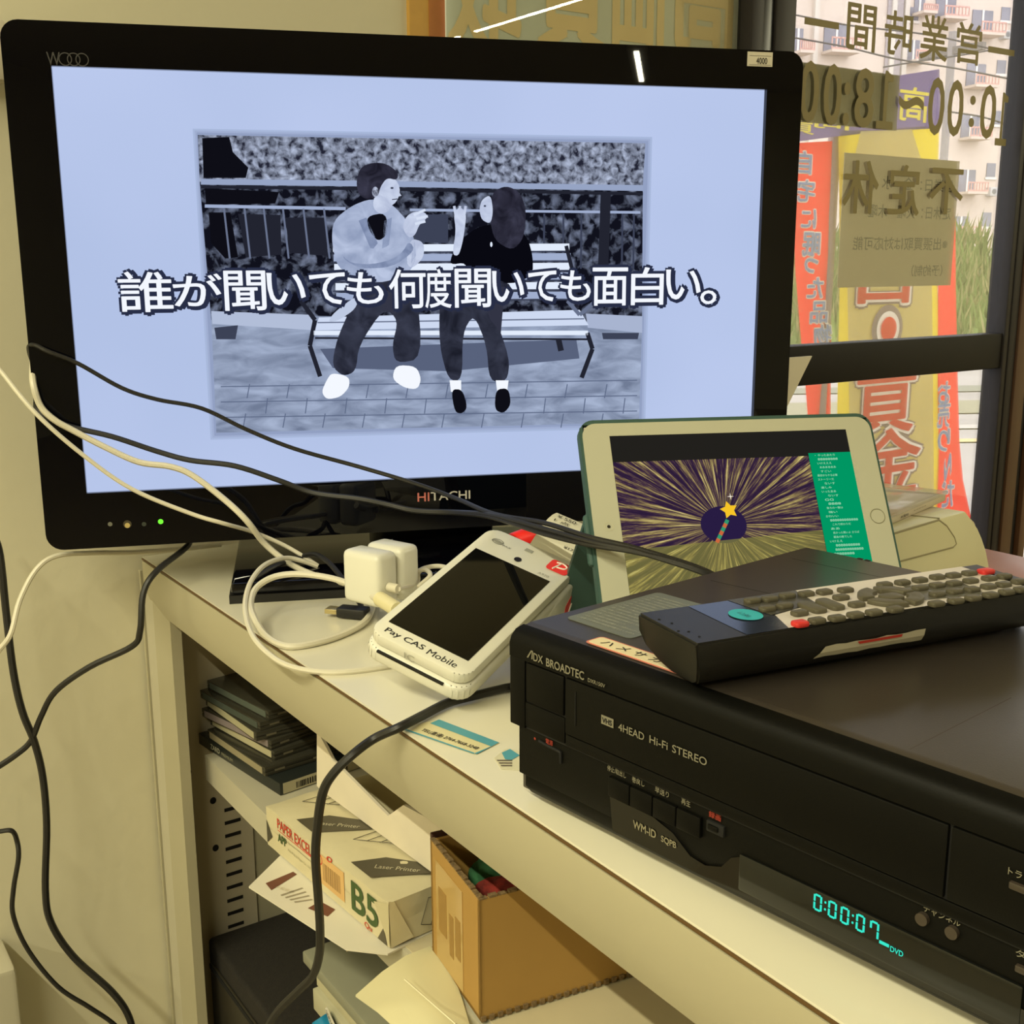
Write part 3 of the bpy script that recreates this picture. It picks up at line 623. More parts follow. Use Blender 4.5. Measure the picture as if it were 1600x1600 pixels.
# folded front cover propping the back (from mid back down to the counter)
g = G(); I = MP.inverted()
q = [MP @ Vector((-0.118, 0.012, 0.02)), MP @ Vector((0.118, 0.012, 0.02))]
bk = [Vector((q[0].x, q[0].y, 0.004))+n_*0.060-u_*0.022, Vector((q[1].x, q[1].y, 0.004))+n_*0.055]
bm_ = [MP @ Vector((-0.100, 0.010, -0.083)), MP @ Vector((0.1195, 0.010, -0.083))]
fl = [Vector((bm_[0].x, bm_[0].y, 0.003))+n_*0.03, Vector((bm_[1].x, bm_[1].y, 0.003))+n_*0.03]
g.prism([I @ q[0], I @ q[1], I @ bk[1], I @ bk[0]], I.to_3x3() @ (n_*0.005), teal)
g.prism([I @ bm_[0], I @ bm_[1], I @ fl[1], I @ fl[0]], I.to_3x3() @ (n_*0.004), teal)
g.build('cover_flap', tab)
def rays_mat():
    m = bpy.data.materials.new('golden_ray_burst'); m.use_nodes = True; nt = m.node_tree
    for n in list(nt.nodes): nt.nodes.remove(n)
    N = nt.nodes.new; L = nt.links.new
    out = N('ShaderNodeOutputMaterial'); e = N('ShaderNodeEmission'); tc = N('ShaderNodeTexCoord'); mp = N('ShaderNodeMapping')
    mp.inputs['Location'].default_value = (0.017, 0, 0.003)
    sx = N('ShaderNodeSeparateXYZ'); L(tc.outputs['Object'], mp.inputs[0]); L(mp.outputs[0], sx.inputs[0])
    def mth(op, a, b=None):
        n = N('ShaderNodeMath'); n.operation = op
        for i, v in enumerate((a, b)):
            if v is None: continue
            if isinstance(v, (int, float)): n.inputs[i].default_value = v
            else: L(v, n.inputs[i])
        return n.outputs[0]
    an = mth('ARCTAN2', sx.outputs['Z'], sx.outputs['X'])
    r = mth('SQRT', mth('ADD', mth('MULTIPLY', sx.outputs['X'], sx.outputs['X']), mth('MULTIPLY', mth('MULTIPLY', sx.outputs['Z'], sx.outputs['Z']), 1.5)))
    cb_ = N('ShaderNodeCombineXYZ'); L(mth('MULTIPLY', an, 9.0), cb_.inputs[0]); L(mth('MULTIPLY', r, 6.0), cb_.inputs[1])
    nz = N('ShaderNodeTexNoise'); nz.inputs['Scale'].default_value = 2.2; nz.inputs['Detail'].default_value = 5; nz.inputs['Roughness'].default_value = 0.75; L(cb_.outputs[0], nz.inputs['Vector'])
    rp = N('ShaderNodeValToRGB'); E_ = rp.color_ramp.elements; E_[0].position = 0.45; E_[0].color = lin((44, 28, 56)); E_[1].position = 0.68; E_[1].color = lin((236, 222, 150))
    for p_, c_ in ((0.50, (70, 48, 66)), (0.54, (116, 98, 70)), (0.60, (170, 152, 92))):
        x = E_.new(p_); x.color = lin(c_)
    L(nz.outputs['Fac'], rp.inputs[0])
    # lower floor is yellower, centre is a dark violet disc
    mk = mth('LESS_THAN', r, 0.0185); mx = N('ShaderNodeMix'); mx.data_type = 'RGBA'; mx.inputs['B'].default_value = lin((40, 28, 66)); L(mk, mx.inputs['Factor']); L(rp.outputs[0], mx.inputs['A'])
    lo_ = mth('LESS_THAN', mth('ADD', sx.outputs['Z'], mth('MULTIPLY', sx.outputs['X'], -0.06)), -0.0125); m2 = N('ShaderNodeMix'); m2.data_type = 'RGBA'; m2.blend_type = 'MIX'; m2.inputs['B'].default_value = lin((150, 148, 62))
    L(mth('MULTIPLY', lo_, 0.42), m2.inputs['Factor']); L(mx.outputs['Result'], m2.inputs['A'])
    L(m2.outputs['Result'], e.inputs[0]); L(e.outputs[0], out.inputs[0]); return m
g = G(); g.box(-0.0986, 0.0986, 0.0, 0.002, -0.0739, 0.0739, EM((40, 38, 34), 0.75)); g.build('screen', tab)
g = G(); g.box(-0.0984, 0.0625, -0.00012, 0.0, -0.0739, 0.0517, rays_mat())
star = []
c = loc2(MP, 1, 1139, 797); 
for k in range(10):
    r_ = 0.0075 if k % 2 == 0 else 0.0040; a_ = math.radians(90+36*k+10); star.append((c.x+r_*math.cos(a_), -0.0004, c.z+r_*math.sin(a_)))
g.poly(star[::-1], EM((246, 196, 40)))
for i in range(6):
    a_ = Vector((c.x-0.0025-i*0.0019, -0.0003, c.z-0.008-i*0.0030)); b_ = a_+Vector((-0.0019, 0, -0.0030)); s_ = Vector((0.0013, 0, -0.0008))
    g.poly([a_-s_, a_+s_, b_+s_, b_-s_], EM((50, 150, 110) if i % 2 == 0 else (200, 104, 60)))
for px, py, r_ in ((1141, 776, 0.003),):
    p = loc2(MP, 1, px, py)
    for dx, dz in ((r_, 0), (0, r_)): g.poly([(p.x-dx, -0.0004, p.z-dz), (p.x+dz*.15, -0.0004, p.z-dx*.15), (p.x+dx, -0.0004, p.z+dz), (p.x-dz*.15, -0.0004, p.z+dx*.15)], EM((250, 240, 220)))
g.build('game_picture', tab)
g = G(); g.box(0.0628, 0.0986, -0.00012, 0.0, -0.0739, 0.0542, EM((0, 150, 98)))
lines = ['・ やったあたり', '88888888', 'いけえええ', 'ああああああ', 'すごい', '最初からやる必要', 'マリオストーリーだ', 'ないす', '楽しみ', 'いったああ', 'ないす', 'GG', '8888', '後ろの一撃は', '強い', 'かわいい', '888888888888', 'これで終わりだ', 'ああ', '良かった戦いよ さらば', '最後の敵でした', 'いけええ', '8888888888', '888888888888', '88888888', 'つよすぎわろた']
lines = [l.replace('マリオストーリーだ', 'ストーリーだ') for l in lines]
random.seed(3)
for i, s_ in enumerate(lines):
    z = 0.0510-i*0.00345
    if z < -0.0720: break
    wd = min(0.0016*len(s_)+0.004, 0.026); x = 0.0665+random.uniform(0, 0.006)
    g.text(s_, (x, -0.0003, z), (1, 0, 0), (0, 0, 1), wd, 0.0019, EM((170, 226, 190)), off=0.0)
g.build('chat_column', tab)
g = G(); g.ell((0.1105, -0.0006, -0.0014), (0.0062, 0, 0), (0, 0, 0.0062), K((120, 116, 88), .3), 30, hole=0.93); g.build('home_button', tab)
g = G(); g.ell((-0.1082, -0.0006, -0.0008), (0.0013, 0, 0), (0, 0, 0.0013), K((40, 36, 30), .3), 14); g.ell((-0.1082, -0.0005, -0.0008), (0.0035, 0, 0), (0, 0, 0.0035), K((206, 200, 168), .3), 20, hole=.94); g.build('camera_lens', tab)
# ------------------------------------------------------------------ card payment terminal
uT, vT, nT = Vector((0.84114431, 0.45880052, -0.28631857)), Vector((-0.39762783, 0.88350861, 0.24759774)), Vector((0.3665629, -0.0944172, 0.9255901))
MC = frm(Vector((0.5303, 0.097, 0.062)), uT, vT, nT)
pt = thing('payment_terminal', MC, 'white handheld card payment terminal with dark touch screen lying on the counter', 'payment terminal')
def rrect(x0, x1, y0, y1, r, z, n=5):
    p = []
    for cx, cy_, a0 in ((x1-r, y1-r, 0), (x0+r, y1-r, 90), (x0+r, y0+r, 180), (x1-r, y0+r, 270)):
        for k in range(n+1): a = math.radians(a0+90*k/n); p.append((cx+r*math.cos(a), cy_+r*math.sin(a), z))
    return p
g = G(); g.prism(rrect(-0.0425, 0.044, -0.0785, 0.099, 0.012, -0.010), (0, 0, 0.010), whitep, 0.0025); g.build('face_plate', pt)
g = G(); g.prism(rrect(-0.0445, 0.046, -0.082, 0.099, 0.014, -0.024), (0, 0, 0.0135), whitep, 0.004, seg=3); g.build('lower_body', pt)
g = G(); g.prism([(-0.040, 0.035, -0.022), (-0.040, 0.05, -0.05), (-0.040, 0.100, -0.056), (-0.040, 0.100, -0.006), (-0.040, 0.055, -0.012)], (0.0868, 0, 0), whitep, 0.004, seg=3)
g.build('printer_hump', pt)
g = G(); g.box(-0.0351, 0.0351, -0.0615, 0.0615, 0.0, 0.0005, mat('touch_screen_glass', (8, 9, 10), 0.04, spec=0.7)); g.build('screen', pt)
g = G(); k_ = K((38, 38, 36), .5)
g.text('Pay CAS', (-0.0315, -0.0742, 0.0003), (1, 0, 0), (0, 1, 0), 0.034, 0.0072, k_, off=0.012); g.text('Mobile', (0.0065, -0.0740, 0.0003), (1, 0, 0), (0, 1, 0), 0.025, 0.0062, k_, off=0.002)
p = loc2(MC, 2, 778, 846, 0.0004); g.ell((p.x, p.y, 0.0004), (0.0055, 0, 0), (0, 0.0035, 0), K((120, 120, 112), .5), 24, hole=.8); g.ell((p.x, p.y, 0.0004), (0.004, 0, 0), (0, 0.0018, 0), K((140, 140, 130), .5))
g.text('PAX', (p.x+0.006, p.y-0.003, 0.0004), (1, 0, 0), (0, 1, 0), 0.008, 0.002, K((90, 90, 86), .5))
p = loc2(MC, 2, 826, 860, 0.0004); g.box(p.x-0.003, p.x+0.004, p.y-0.002, p.y+0.002, 0.0002, 0.0004, K((150, 150, 140), .5)); g.text('A920', (0.0215, 0.0645, 0.0003), (1, 0, 0), (0, 1, 0), 0.010, 0.003, K((160, 158, 148), .5))
g.build('face_lettering', pt)
g = G(); p = loc2(MC, 2, 809, 874, 0.0004); g.ell((p.x, p.y, 0.0005), (0.0032, 0, 0), (0, 0.0032, 0), K((20, 18, 22), .2), 18); g.build('camera_lens', pt)
g = G(); g.box(-0.030, 0.028, -0.0825, -0.0805, -0.0128, -0.0112, K((10, 10, 10), .6)); g.build('card_slot', pt)
g = G(); g.text('IC', (-0.008, -0.0792, -0.0085), (1, 0, 0), (0, -0.1, 1), 0.009, 0.006, K((170, 168, 156), .5)); g.build('chip_mark', pt)
red = mat('red_logo_sticker', (226, 52, 48), 0.4, var=0.02)
g = G(); g.prism(rrect(0.0225, 0.0415, 0.0755, 0.0905, 0.003, 0.0004, 4), (0, 0, 0.0003), red)
g.tube([(0.0285, 0.0775, 0.0011), (0.0315, 0.088, 0.0011)], 0.0007, K((244, 236, 226), .5), 6); g.tube([(0.0275, 0.087, 0.0011), (0.033, 0.0885, 0.0011), (0.0375, 0.086, 0.0011), (0.0365, 0.0825, 0.0011), (0.0305, 0.081, 0.0011)], 0.0007, K((244, 236, 226), .5), 6)
tag(g.build('logo_sticker', pt), 'red logo sticker with white letter on the face')
g = G(); g.prism([(0.0468, 0.076, -0.046), (0.0468, 0.076, -0.028), (0.0468, 0.095, -0.013), (0.0468, 0.095, -0.042)], (0.0004, 0, 0), red)
g.tube([(0.0475, 0.081, -0.042), (0.0475, 0.088, -0.023)], 0.0007, K((244, 236, 226), .5), 6); g.tube([(0.0475, 0.0875, -0.024), (0.0475, 0.0945, -0.022), (0.0475, 0.094, -0.031), (0.0475, 0.0855, -0.034)], 0.0007, K((244, 236, 226), .5), 6)
tag(g.build('logo_sticker', pt), 'red logo sticker with white letter on the side')
# receipt roll sticking up behind the terminal
g = G(); rec = mat('receipt_paper', (208, 204, 184), 0.7, var=0.02)
n = 7; vs = []
for k in range(n):
    s_ = k/(n-1)
    for x in (-0.004, 0.046): vs.append((x+s_*0.004*(1 if x < .01 else -.5), 0.093+0.040*s_, -0.004+0.020*math.sin(s_*1.9)))
g.add(vs, [(2*k, 2*k+1, 2*k+3, 2*k+2) for k in range(n-1)], rec, True)
for i, (s_, a, b) in enumerate(((0.82, .1, .5), (0.68, .1, .42), (0.55, .1, .5), (0.42, .1, .3), (0.7, .7, .95), (0.55, .65, .97), (0.4, .6, .97), (0.25, .55, .97))):
    y = 0.093+0.040*s_; z = -0.004+0.020*math.sin(s_*1.9)+0.0010; x0 = 0.0+a*0.044; x1 = 0.0+b*0.044
    g.text(['¥ 550', '1 点', '¥ 1,254', 'LOT', '¥1,100', '合計', '¥ 14,800', '¥17,500'][i], (x0, y-0.0014, z), (1, 0, 0), (0, 0.95, 0.3), x1-x0, 0.0032, K((60, 58, 50), .7), off=0.01)
g.build('receipt_paper', M=MC, label='white till receipt curling up out of the back of the payment terminal', cat='receipt')
# red and black object right behind it
g = G(); c = at(800, 848, 1.02); Mh = yawM(c, A)
g.cyl((0.0, 0, 0), (0.025, 0, 0.006), 0.0085, mat('bright_red_plastic', (240, 40, 34), 0.35), 20, 0.010); g.cyl((0.025, 0, 0.006), (0.05, 0, 0.006), 0.0095, blk, 20)
g.cyl((0.015, 0.0, -0.004), (0.02, 0.0, -0.05), 0.008, blk, 14)
g.build('marker_holder', M=Mh, label='small bright red and black plastic item behind the terminal', cat='gadget')

# ------------------------------------------------------------------ chargers
def charger(M, label):
    t = thing('usb_charger', M, label, 'charger', 'white wall chargers')
    g = G(); g.box(-0.0165, 0.0165, -0.0165, 0.0165, 0, 0.042, whitep, 0.006, 3); g.build('charger_body', t)
    return t
M1 = Matrix.Translation(onz(0.004, 578, 925)) @ Matrix.Rotation(math.radians(28), 4, 'Z')
t = thing('usb_charger', Matrix.Translation(onz(0.0432, 581, 903)) @ Matrix.Rotation(math.radians(18), 4, 'Z'), 'squat white double wall charger lying beside the television stand', 'charger')
g = G(); g.box(-0.024, 0.022, -0.014, 0.012, -0.0225, 0.026, whitep, 0.006, 3); g.build('charger_body', t)
g = G(); g.box(-0.022, 0.0225, 0.014, 0.040, -0.0225, 0.027, whitep, 0.006, 3); g.build('charger_body', t)
g = G(); g.cyl((0.0225, -0.002, -0.004), (0.034, -0.002, -0.004), 0.0042, cabW, 14); g.build('plug_boot', t)
MCi = t.matrix_world
cub = MCi @ Vector((0.034, -0.002, -0.004))
g = G()
g.tube([cub, at(650, 912, 1.045), at(652, 896, 1.05), at(640, 884, 1.06), at(620, 874, 1.075), at(606, 868, 1.08)], 0.0022, cabW)
g.tube([at(612, 872, 1.08), at(594, 862, 1.082)], 0.0042, cabW, 10)
g.build('usb_cable', label='thin white cable plugged into the side of the white charger, looping over its top', cat='cable')
g = G(); g.tube([at(650, 912, 1.04), at(655, 893, 1.05), at(670, 886, 1.06), at(690, 885, 1.06), at(712, 893, 1.05)], 0.0022, cabW); g.tube([at(646, 894, 1.045), at(664, 890, 1.05), at(672, 900, 1.04), at(654, 918, 1.035), at(690, 906, 1.05)], 0.0022, cabW)
g.build('coiled_cable', label='white cable coiled between charger and payment terminal', cat='cable')

# ------------------------------------------------------------------ cables
def cable(name, pts, r, m, label, group=None, n=8):
    g = G(); g.tube([at(*p) for p in pts], r, m, n); return g.build(name, label=label, cat='cable', group=group)
# depth helpers: in front of the television plane
def dT(px, py, off=0.01):
    p = MT @ loc2(MT, 1, px, py, -0.006-off); return (p-CAM).dot(_F)
def dZ(px, py, z): return (onz(z, px, py)-CAM).dot(_F)
def dW(px, py, x): return (onx(x, px, py)-CAM).dot(_F)
lead = [(78, 578, 1.17), (54, 568, 1.14), (46, 552, 1.105), (46, 540, 1.08), (57, 540, 1.078)]
cable('video_cable', lead+[(x, y, dT(x, y, o)) for x, y, o in ((75, 549, .006), (122, 568, .006), (190, 606, .008), (245, 624, .01), (315, 638, .015), (385, 671, .02), (460, 701, .03), (560, 729, .05), (650, 756, .09), (715, 780, .14))]
      + [(771, 803, 0.985), (850, 817, 0.91), (920, 839, 0.86), (984, 854, 0.84), (1042, 871, 0.825), (1085, 885, 0.815), (1116, 899, 0.81), (1130, 915, 0.82)], 0.0021, cabB, 'thin black video cable crossing the television picture highest, down to the video recorder', 'black video cables')
for i, (o1, lbl) in enumerate(((0, 'upper strand of the black cable pair crossing the lower television picture'), (1, 'lower strand of the black cable pair crossing the lower television picture'))):
    s = 2.2*o1
    pts = [(78, 628, 1.14), (60, 622, 1.105)] + [(x, y+s, dT(x, y, o)) for x, y, o in ((59, 641, .006), (105, 664, .006), (175, 681, .008), (245, 704, .01), (297, 718, .014), (367, 727, .02), (437, 750, .025), (490, 769, .03), (560, 778, .05), (605, 787, .07), (650, 797, .09), (717, 800, .13))]
    pts += [(771, 805+4*o1, 0.98), (850, 826+8*o1, 0.905), (920, 846+5*o1, 0.857), (984, 859+2*o1, 0.837), (1042, 876-2*o1, 0.822), (1085, 890-3*o1, 0.812), (1116, 903-3*o1, 0.81), (1130, 918, 0.82)]
    cable('video_cable', pts, 0.0021, cabB, lbl, 'black video cables')
cable('black_cable', [(300, 838, 1.20), (290, 856, 1.17), (245, 892, 1.13), (224, 927, 1.12), (219, 985, 1.12), (206, 1010, 1.13), (140, 1042, 1.14), (87, 1080, 1.15), (64, 1120, 1.16), (48, 1158, 1.17), (24, 1180, 1.17), (-12, 1204, 1.17)], 0.0031, cabB, 'black cord dropping from under the television and curving left across the wall')
cable('black_cable', [(-12, 830, 1.14), (0, 868, 1.14), (10, 960, 1.15), (21, 1050, 1.155), (35, 1112, 1.16), (54, 1160, 1.17), (67, 1215, 1.18), (73, 1290, 1.19), (71, 1390, 1.20), (80, 1442, 1.21), (115, 1495, 1.22), (175, 1550, 1.23), (202, 1590, 1.24), (212, 1640, 1.25)], 0.0037, cabB, 'thickest black cord hanging down the wall at far left')
cable('thin_cord', [(-12, 1300, 1.12), (0, 1299, 1.12), (18, 1298, 1.12), (26, 1312, 1.13), (29, 1340, 1.13), (21, 1390, 1.14), (21, 1432, 1.15), (45, 1486, 1.17), (91, 1542, 1.19), (140, 1574, 1.21), (180, 1602, 1.23), (210, 1640, 1.25)], 0.0024, cabB, 'thin black cord leaving the left picture edge low and sagging to the floor')
cable('power_cable', [(-12, 1030, 1.12), (0, 1014, 1.12), (17, 990, 1.12), (31, 938, 1.13), (56, 891, 1.14), (87, 869, 1.15), (140, 864, 1.17), (210, 863, 1.20), (290, 857, 1.235), (345, 851, 1.26)], 0.0026, cabW, 'white cable curving from under the television down to the left edge')
cable('power_cable', [(-12, 565, 1.06), (0, 578, 1.06)]+[(x, y, dT(x, y, o)) for x, y, o in ((56, 646, .035), (130, 711, .035), (206, 764, .035), (297, 802, .04), (350, 818, .045))]+[(395, 831, 1.14), (440, 850, 1.15), (472, 868, 1.15), (497, 884, 1.15)], 0.0021, cabW, 'thin white cable running straight from the left edge across the television corner')
g = G()
g.tube([at(52, 560, 1.12), at(51, 575, 1.095)]+[at(x, y, dT(x, y, o)) for x, y, o in ((52, 600, .008), (63, 634, .01), (85, 656, .012), (115, 673, .012), (165, 699, .015), (217, 722, .018), (266, 729, .022), (301, 743, .026), (350, 780, .035), (385, 813, .045))]
       + [at(415, 851, 1.13), at(455, 882, 1.13), at(500, 902, 1.12), at(540, 912, 1.11), at(572, 930, 1.09), at(582, 945, dZ(582, 945, .004)), at(573, 968, dZ(573, 968, .004)), at(545, 987, dZ(545, 987, .003)), at(500, 1003, dZ(500, 1003, .003)), at(450, 1010, dZ(450, 1010, .003)),
          at(416, 994, 0.985), at(397, 965, 1.0), at(392, 940, 1.03), at(402, 917, 1.05), at(430, 901, 1.06), at(470, 897, 1.06), at(520, 904, 1.05), at(560, 918, 1.03), at(590, 932, 1.005)], 0.0030, cabW)
cu = g.build('charging_cable', label='thick white cable wrapping the television edge, looping once and plugged into the terminal', cat='cable')
g = G(); g.cyl(at(582, 930, 1.012), at(596, 937, 0.998), 0.0042, cabW, 12); g.cyl(at(594, 936, 1.0), at(622, 953, 0.965), 0.0066, mat('cream_connector', (226, 216, 170), 0.35), 16); g.build('connector', cu)
cable('usb_cable', [(496, 885, dZ(496, 885, .024)), (470, 876, 1.13), (445, 872, 1.12), (415, 882, 1.09), (394, 905, 1.06), (384, 935, 1.03), (385, 965, 1.0), (396, 995, 0.965), (418, 1020, 0.94), (450, 1040, dZ(450, 1040, .003)), (500, 1050, dZ(500, 1050, .002)), (550, 1049, dZ(550, 1049, .002)), (608, 1041, dZ(608, 1041, .002)), (660, 1030, dZ(660, 1030, .003))], 0.0024, cabW, 'thin white cable forming the outer loop and passing beneath the terminal')
g = G()
g.tube([at(395, 905, dZ(395, 905, .024)), at(430, 885, dZ(430, 885, .03)), at(464, 872, 1.15), at(490, 866, 1.14), (at(510, 876, 1.12)), at(528, 895, 1.09), at(547, 921, 1.05), at(562, 942, dZ(562, 942, .008)), at(566, 952, dZ(566, 952, .008))], 0.0026, cabB)
cu = g.build('usb_cable', label='short black cable over the television base ending in a USB plug', cat='cable')
g = G(); a, b = onz(0.006, 574, 958), onz(0.006, 530, 954); d = (b-a).normalized(); s_ = Vector((-d.y, d.x, 0))
def obx(g, a, b, hw, hh, m, bev=0.001):
    d = (b-a); L = d.length; d.normalize(); s_ = Vector((-d.y, d.x, 0)).normalized(); z = d.cross(s_); h = G(); h.box(0, L, -hw, hw, -hh, hh, m, bev)
    g.add([a+d*v[0]+s_*v[1]+z*v[2] for v in h.v], h.f, m, True)
obx(g, a, b, 0.0075, 0.0045, blk, 0.0015); g.build('plug_body', cu)
g = G(); obx(g, b, b+d*0.012, 0.006, 0.0022, K((206, 190, 140), .3, metal=0.8), 0.0004); tag(g.build('plug_tip', cu), 'bare metal plug tip')
cable('recorder_cable', [(830, 1066, 0.80), (800, 1073, dZ(800, 1073, .004)), (790, 1075, dZ(790, 1075, .0045)), (745, 1086, dZ(745, 1086, .0045)), (700, 1098, dZ(700, 1098, .0045)), (660, 1118, dZ(660, 1118, .0045)), (625, 1136, dZ(625, 1136, .0055)),
      (585, 1154, 0.795), (550, 1180, 0.785), (520, 1210, 0.785), (504, 1240, 0.79), (496, 1290, 0.80), (493, 1340, 0.81), (497, 1400, 0.83), (500, 1450, 0.85), (499, 1490, 0.87), (489, 1524, 0.89), (466, 1548, 0.91), (436, 1578, 0.93), (418, 1606, 0.94), (400, 1650, 0.96)], 0.0033, cabB, 'black cord from behind the recorder hanging down in front of the shelves')

# ------------------------------------------------------------------ stickers on the counter
g = G(); q = [onz(0.0004, *p) for p in ((628, 1136), (685, 1125), (780, 1161), (742, 1178))]
cl = K((224, 214, 168), .3); bl = mat('sky_blue_print', (84, 160, 178), 0.4)
g.prism([(v.x, v.y, 0.0002) for v in q], (0, 0, 0.0003), cl)
qb = [onz(0.0007, *p) for p in ((672, 1130), (686, 1124), (780, 1160), (767, 1166))]; g.poly(qb, bl)
qe = [onz(0.0007, *p) for p in ((767, 1166), (780, 1160), (745, 1178), (741, 1177))]; g.poly(qe, bl); g.poly([onz(0.0007, *p) for p in ((632, 1138), (741, 1176), (741, 1178), (631, 1140))], bl)
o_ = onz(0.0008, 655, 1142); x_ = (onz(0.0008, 742, 1172)-o_); L_ = x_.length; x_.normalize(); y_ = Vector((-x_.y, x_.x, 0))
g.text('TEL(直通) 2764-7668-3248', o_, x_, y_, L_, 0.006, K((70, 66, 56), .6), off=0.005)
g.build('counter_sticker', label='clear sticker with sky blue band and phone number on the counter edge', cat='sticker')
g = G(); q = [onz(0.0003, *p) for p in ((772, 1185), (790, 1170), (830, 1176), (830, 1204), (783, 1202))]
g.prism([(v.x, v.y, 0.0002) for v in q], (0, 0, 0.0003), K((214, 208, 180), .6)); g.poly([onz(0.0008, *p) for p in ((784, 1176), (797, 1170), (812, 1180), (798, 1188), (789, 1186))], bl)
for i in range(3): g.poly([onz(0.0008, 776+i*3, 1187+i*4), onz(0.0008, 800, 1187+i*4), onz(0.0008, 800, 1189+i*4), onz(0.0008, 777+i*3, 1189+i*4)], K((110, 100, 84), .6))
g.build('counter_sticker', label='small torn white and blue sticker half under the recorder corner', cat='sticker')

# ------------------------------------------------------------------ printer and disc case
S = 0.89
def near(p): return CAM+(Vector(p)-CAM)*S
pa = math.radians(6.35); O = near((0.55, 0.75, 0)); O.z = 0.0
MR = yawM(O, pa)
pr_ = thing('printer', MR, 'compact beige printer with rounded end behind the tablet', 'printer')
bei = mat('beige_printer_plastic', (204, 200, 164), 0.4, var=0.015); bei2 = mat('beige_printer_edge', (178, 166, 138), 0.3, var=0.02)
zt = near((0.55, 0.75, 0.0640)).z; k = S
prof = [(-0.30, 0.0), (-0.30, zt), (-0.112, zt), (-0.058, zt), (-0.044, zt-0.0105), (-0.032, zt-0.020), (-0.022, zt-0.031), (-0.011, zt-0.046), (-0.003, zt-0.062), (0.0, zt-0.075), (0.0, 0.0)]
g = G()
def inset(p, d): c = (-0.15, 0.03); return [(y*1.0-(0 if y < -0.25 else d*(1 if y > -0.12 else 0)*0.0), z) for y, z in p]
outer = [(-0.30, 0.0), (-0.30, zt), (-0.090, zt), (-0.058, zt-0.001), (-0.030, zt-0.007), (-0.008, zt-0.020), (0.006, zt-0.040), (0.013, zt-0.060), (0.016, zt-0.080), (0.016, 0.0)]
g.prism([(-0.21, y, z) for y, z in outer], (0.195, 0, 0), bei2, 0.003)
g.build('printer_body', pr_)
g = G(); g.prism([(-0.02, y, z) for y, z in prof], (0.02, 0, 0), bei, 0.002); g.build('side_cover', pr_)
g = G()
rc = [loc2(MR, 0, *p, 0.0012) for p in ((1392, 836), (1468, 813), (1480, 822), (1492, 840), (1495, 850), (1490, 855), (1403, 878), (1380, 882))]
for a_, b_ in zip(rc[:-1], rc[1:]): g.tube([(0.0003, a_.y, a_.z), (0.0003, b_.y, b_.z)], 0.0010, K((136, 128, 96), .7), 6, smoothpath=False)
g.build('panel_groove', pr_)
g = G(); g.prism([(0.0009, v.y, v.z) for v in rc[:-1]], (-0.003, 0, 0), bei); g.build('access_panel', pr_)
g = G(); a_ = loc2(MR, 0, 1468, 811, 0); g.tube([(0.0, a_.y, zt), (-0.035, a_.y-0.012, zt)], 0.0009, K((120, 112, 84), .7), 6); g.build('lid_groove', pr_)
cdp = [near((0.513, 0.716, 0)), near((0.43, 0.71, 0)), near((0.556, 0.562, 0))]
ed = (cdp[2]-cdp[0]); ed.z = 0; ed.normalize(); sd = Vector((-ed.y, ed.x, 0));
if sd.x > 0: sd = -sd
MJ = frm(Vector((cdp[0].x, cdp[0].y, zt+0.0002)), ed, sd, (0, 0, 1)) if ed.cross(sd).z > 0 else frm(Vector((cdp[0].x, cdp[0].y, zt+0.0002)), ed, sd, (0, 0, 1))
clearp = mat('clear_styrene', (206, 198, 176), 0.08, var=0.02, alpha=0.42)
t = thing('disc_case', MJ, 'clear plastic disc case lying on top of the beige printer', 'disc case')
g = G(); g.box(0, 0.142, 0, 0.125, 0.0062, 0.0098, clearp, 0.0008); g.build('case_lid', t)
g = G(); g.box(0.001, 0.141, 0.001, 0.124, 0.0, 0.0060, K((196, 184, 164), .35), 0.0006); g.build('case_tray', t)
g = G(); g.text('AV 用DVD', (0.115, -0.0002, 0.0020), (-1, 0, 0), (0, 0, 1), 0.018, 0.0026, K((50, 46, 38), .6), off=0.01); g.text('-----', (0.085, -0.0002, 0.0040), (-1, 0, 0), (0, 0, 1), 0.03, 0.0005, K((120, 110, 90), .6)); g.build('spine_lettering', t)

# ------------------------------------------------------------------ video recorder
va = math.radians(6.3548); MV = yawM((0.72186, 0.00114, 0), va)
vc = thing('video_recorder', MV, 'large black video cassette and disc recorder with green clock display on the counter', 'video recorder')
VW_, VD, VH = 0.43, 0.291, 0.1096
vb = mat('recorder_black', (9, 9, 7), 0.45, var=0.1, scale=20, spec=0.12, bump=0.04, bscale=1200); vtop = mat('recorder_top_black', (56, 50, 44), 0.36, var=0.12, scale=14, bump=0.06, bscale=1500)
vgl = mat('recorder_gloss', (8, 7, 6), 0.07, spec=0.6); slot = K((4, 4, 4), .8); wp = K((124, 120, 102), .6)
def P_(name, f, lab=None):
    g = G(); f(g); o = g.build(name, vc); tag(o, lab); return o
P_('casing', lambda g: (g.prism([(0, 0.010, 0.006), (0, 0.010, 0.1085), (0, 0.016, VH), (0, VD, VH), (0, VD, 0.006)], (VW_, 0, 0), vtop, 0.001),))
P_('foot', lambda g: g.cyl((0.04, 0.04, 0), (0.04, 0.04, 0.007), 0.012, blk)); P_('foot', lambda g: g.cyl((0.39, 0.04, 0), (0.39, 0.04, 0.007), 0.012, blk))
P_('foot', lambda g: g.cyl((0.04, 0.25, 0), (0.04, 0.25, 0.007), 0.012, blk)); P_('foot', lambda g: g.cyl((0.39, 0.25, 0), (0.39, 0.25, 0.007), 0.012, blk))
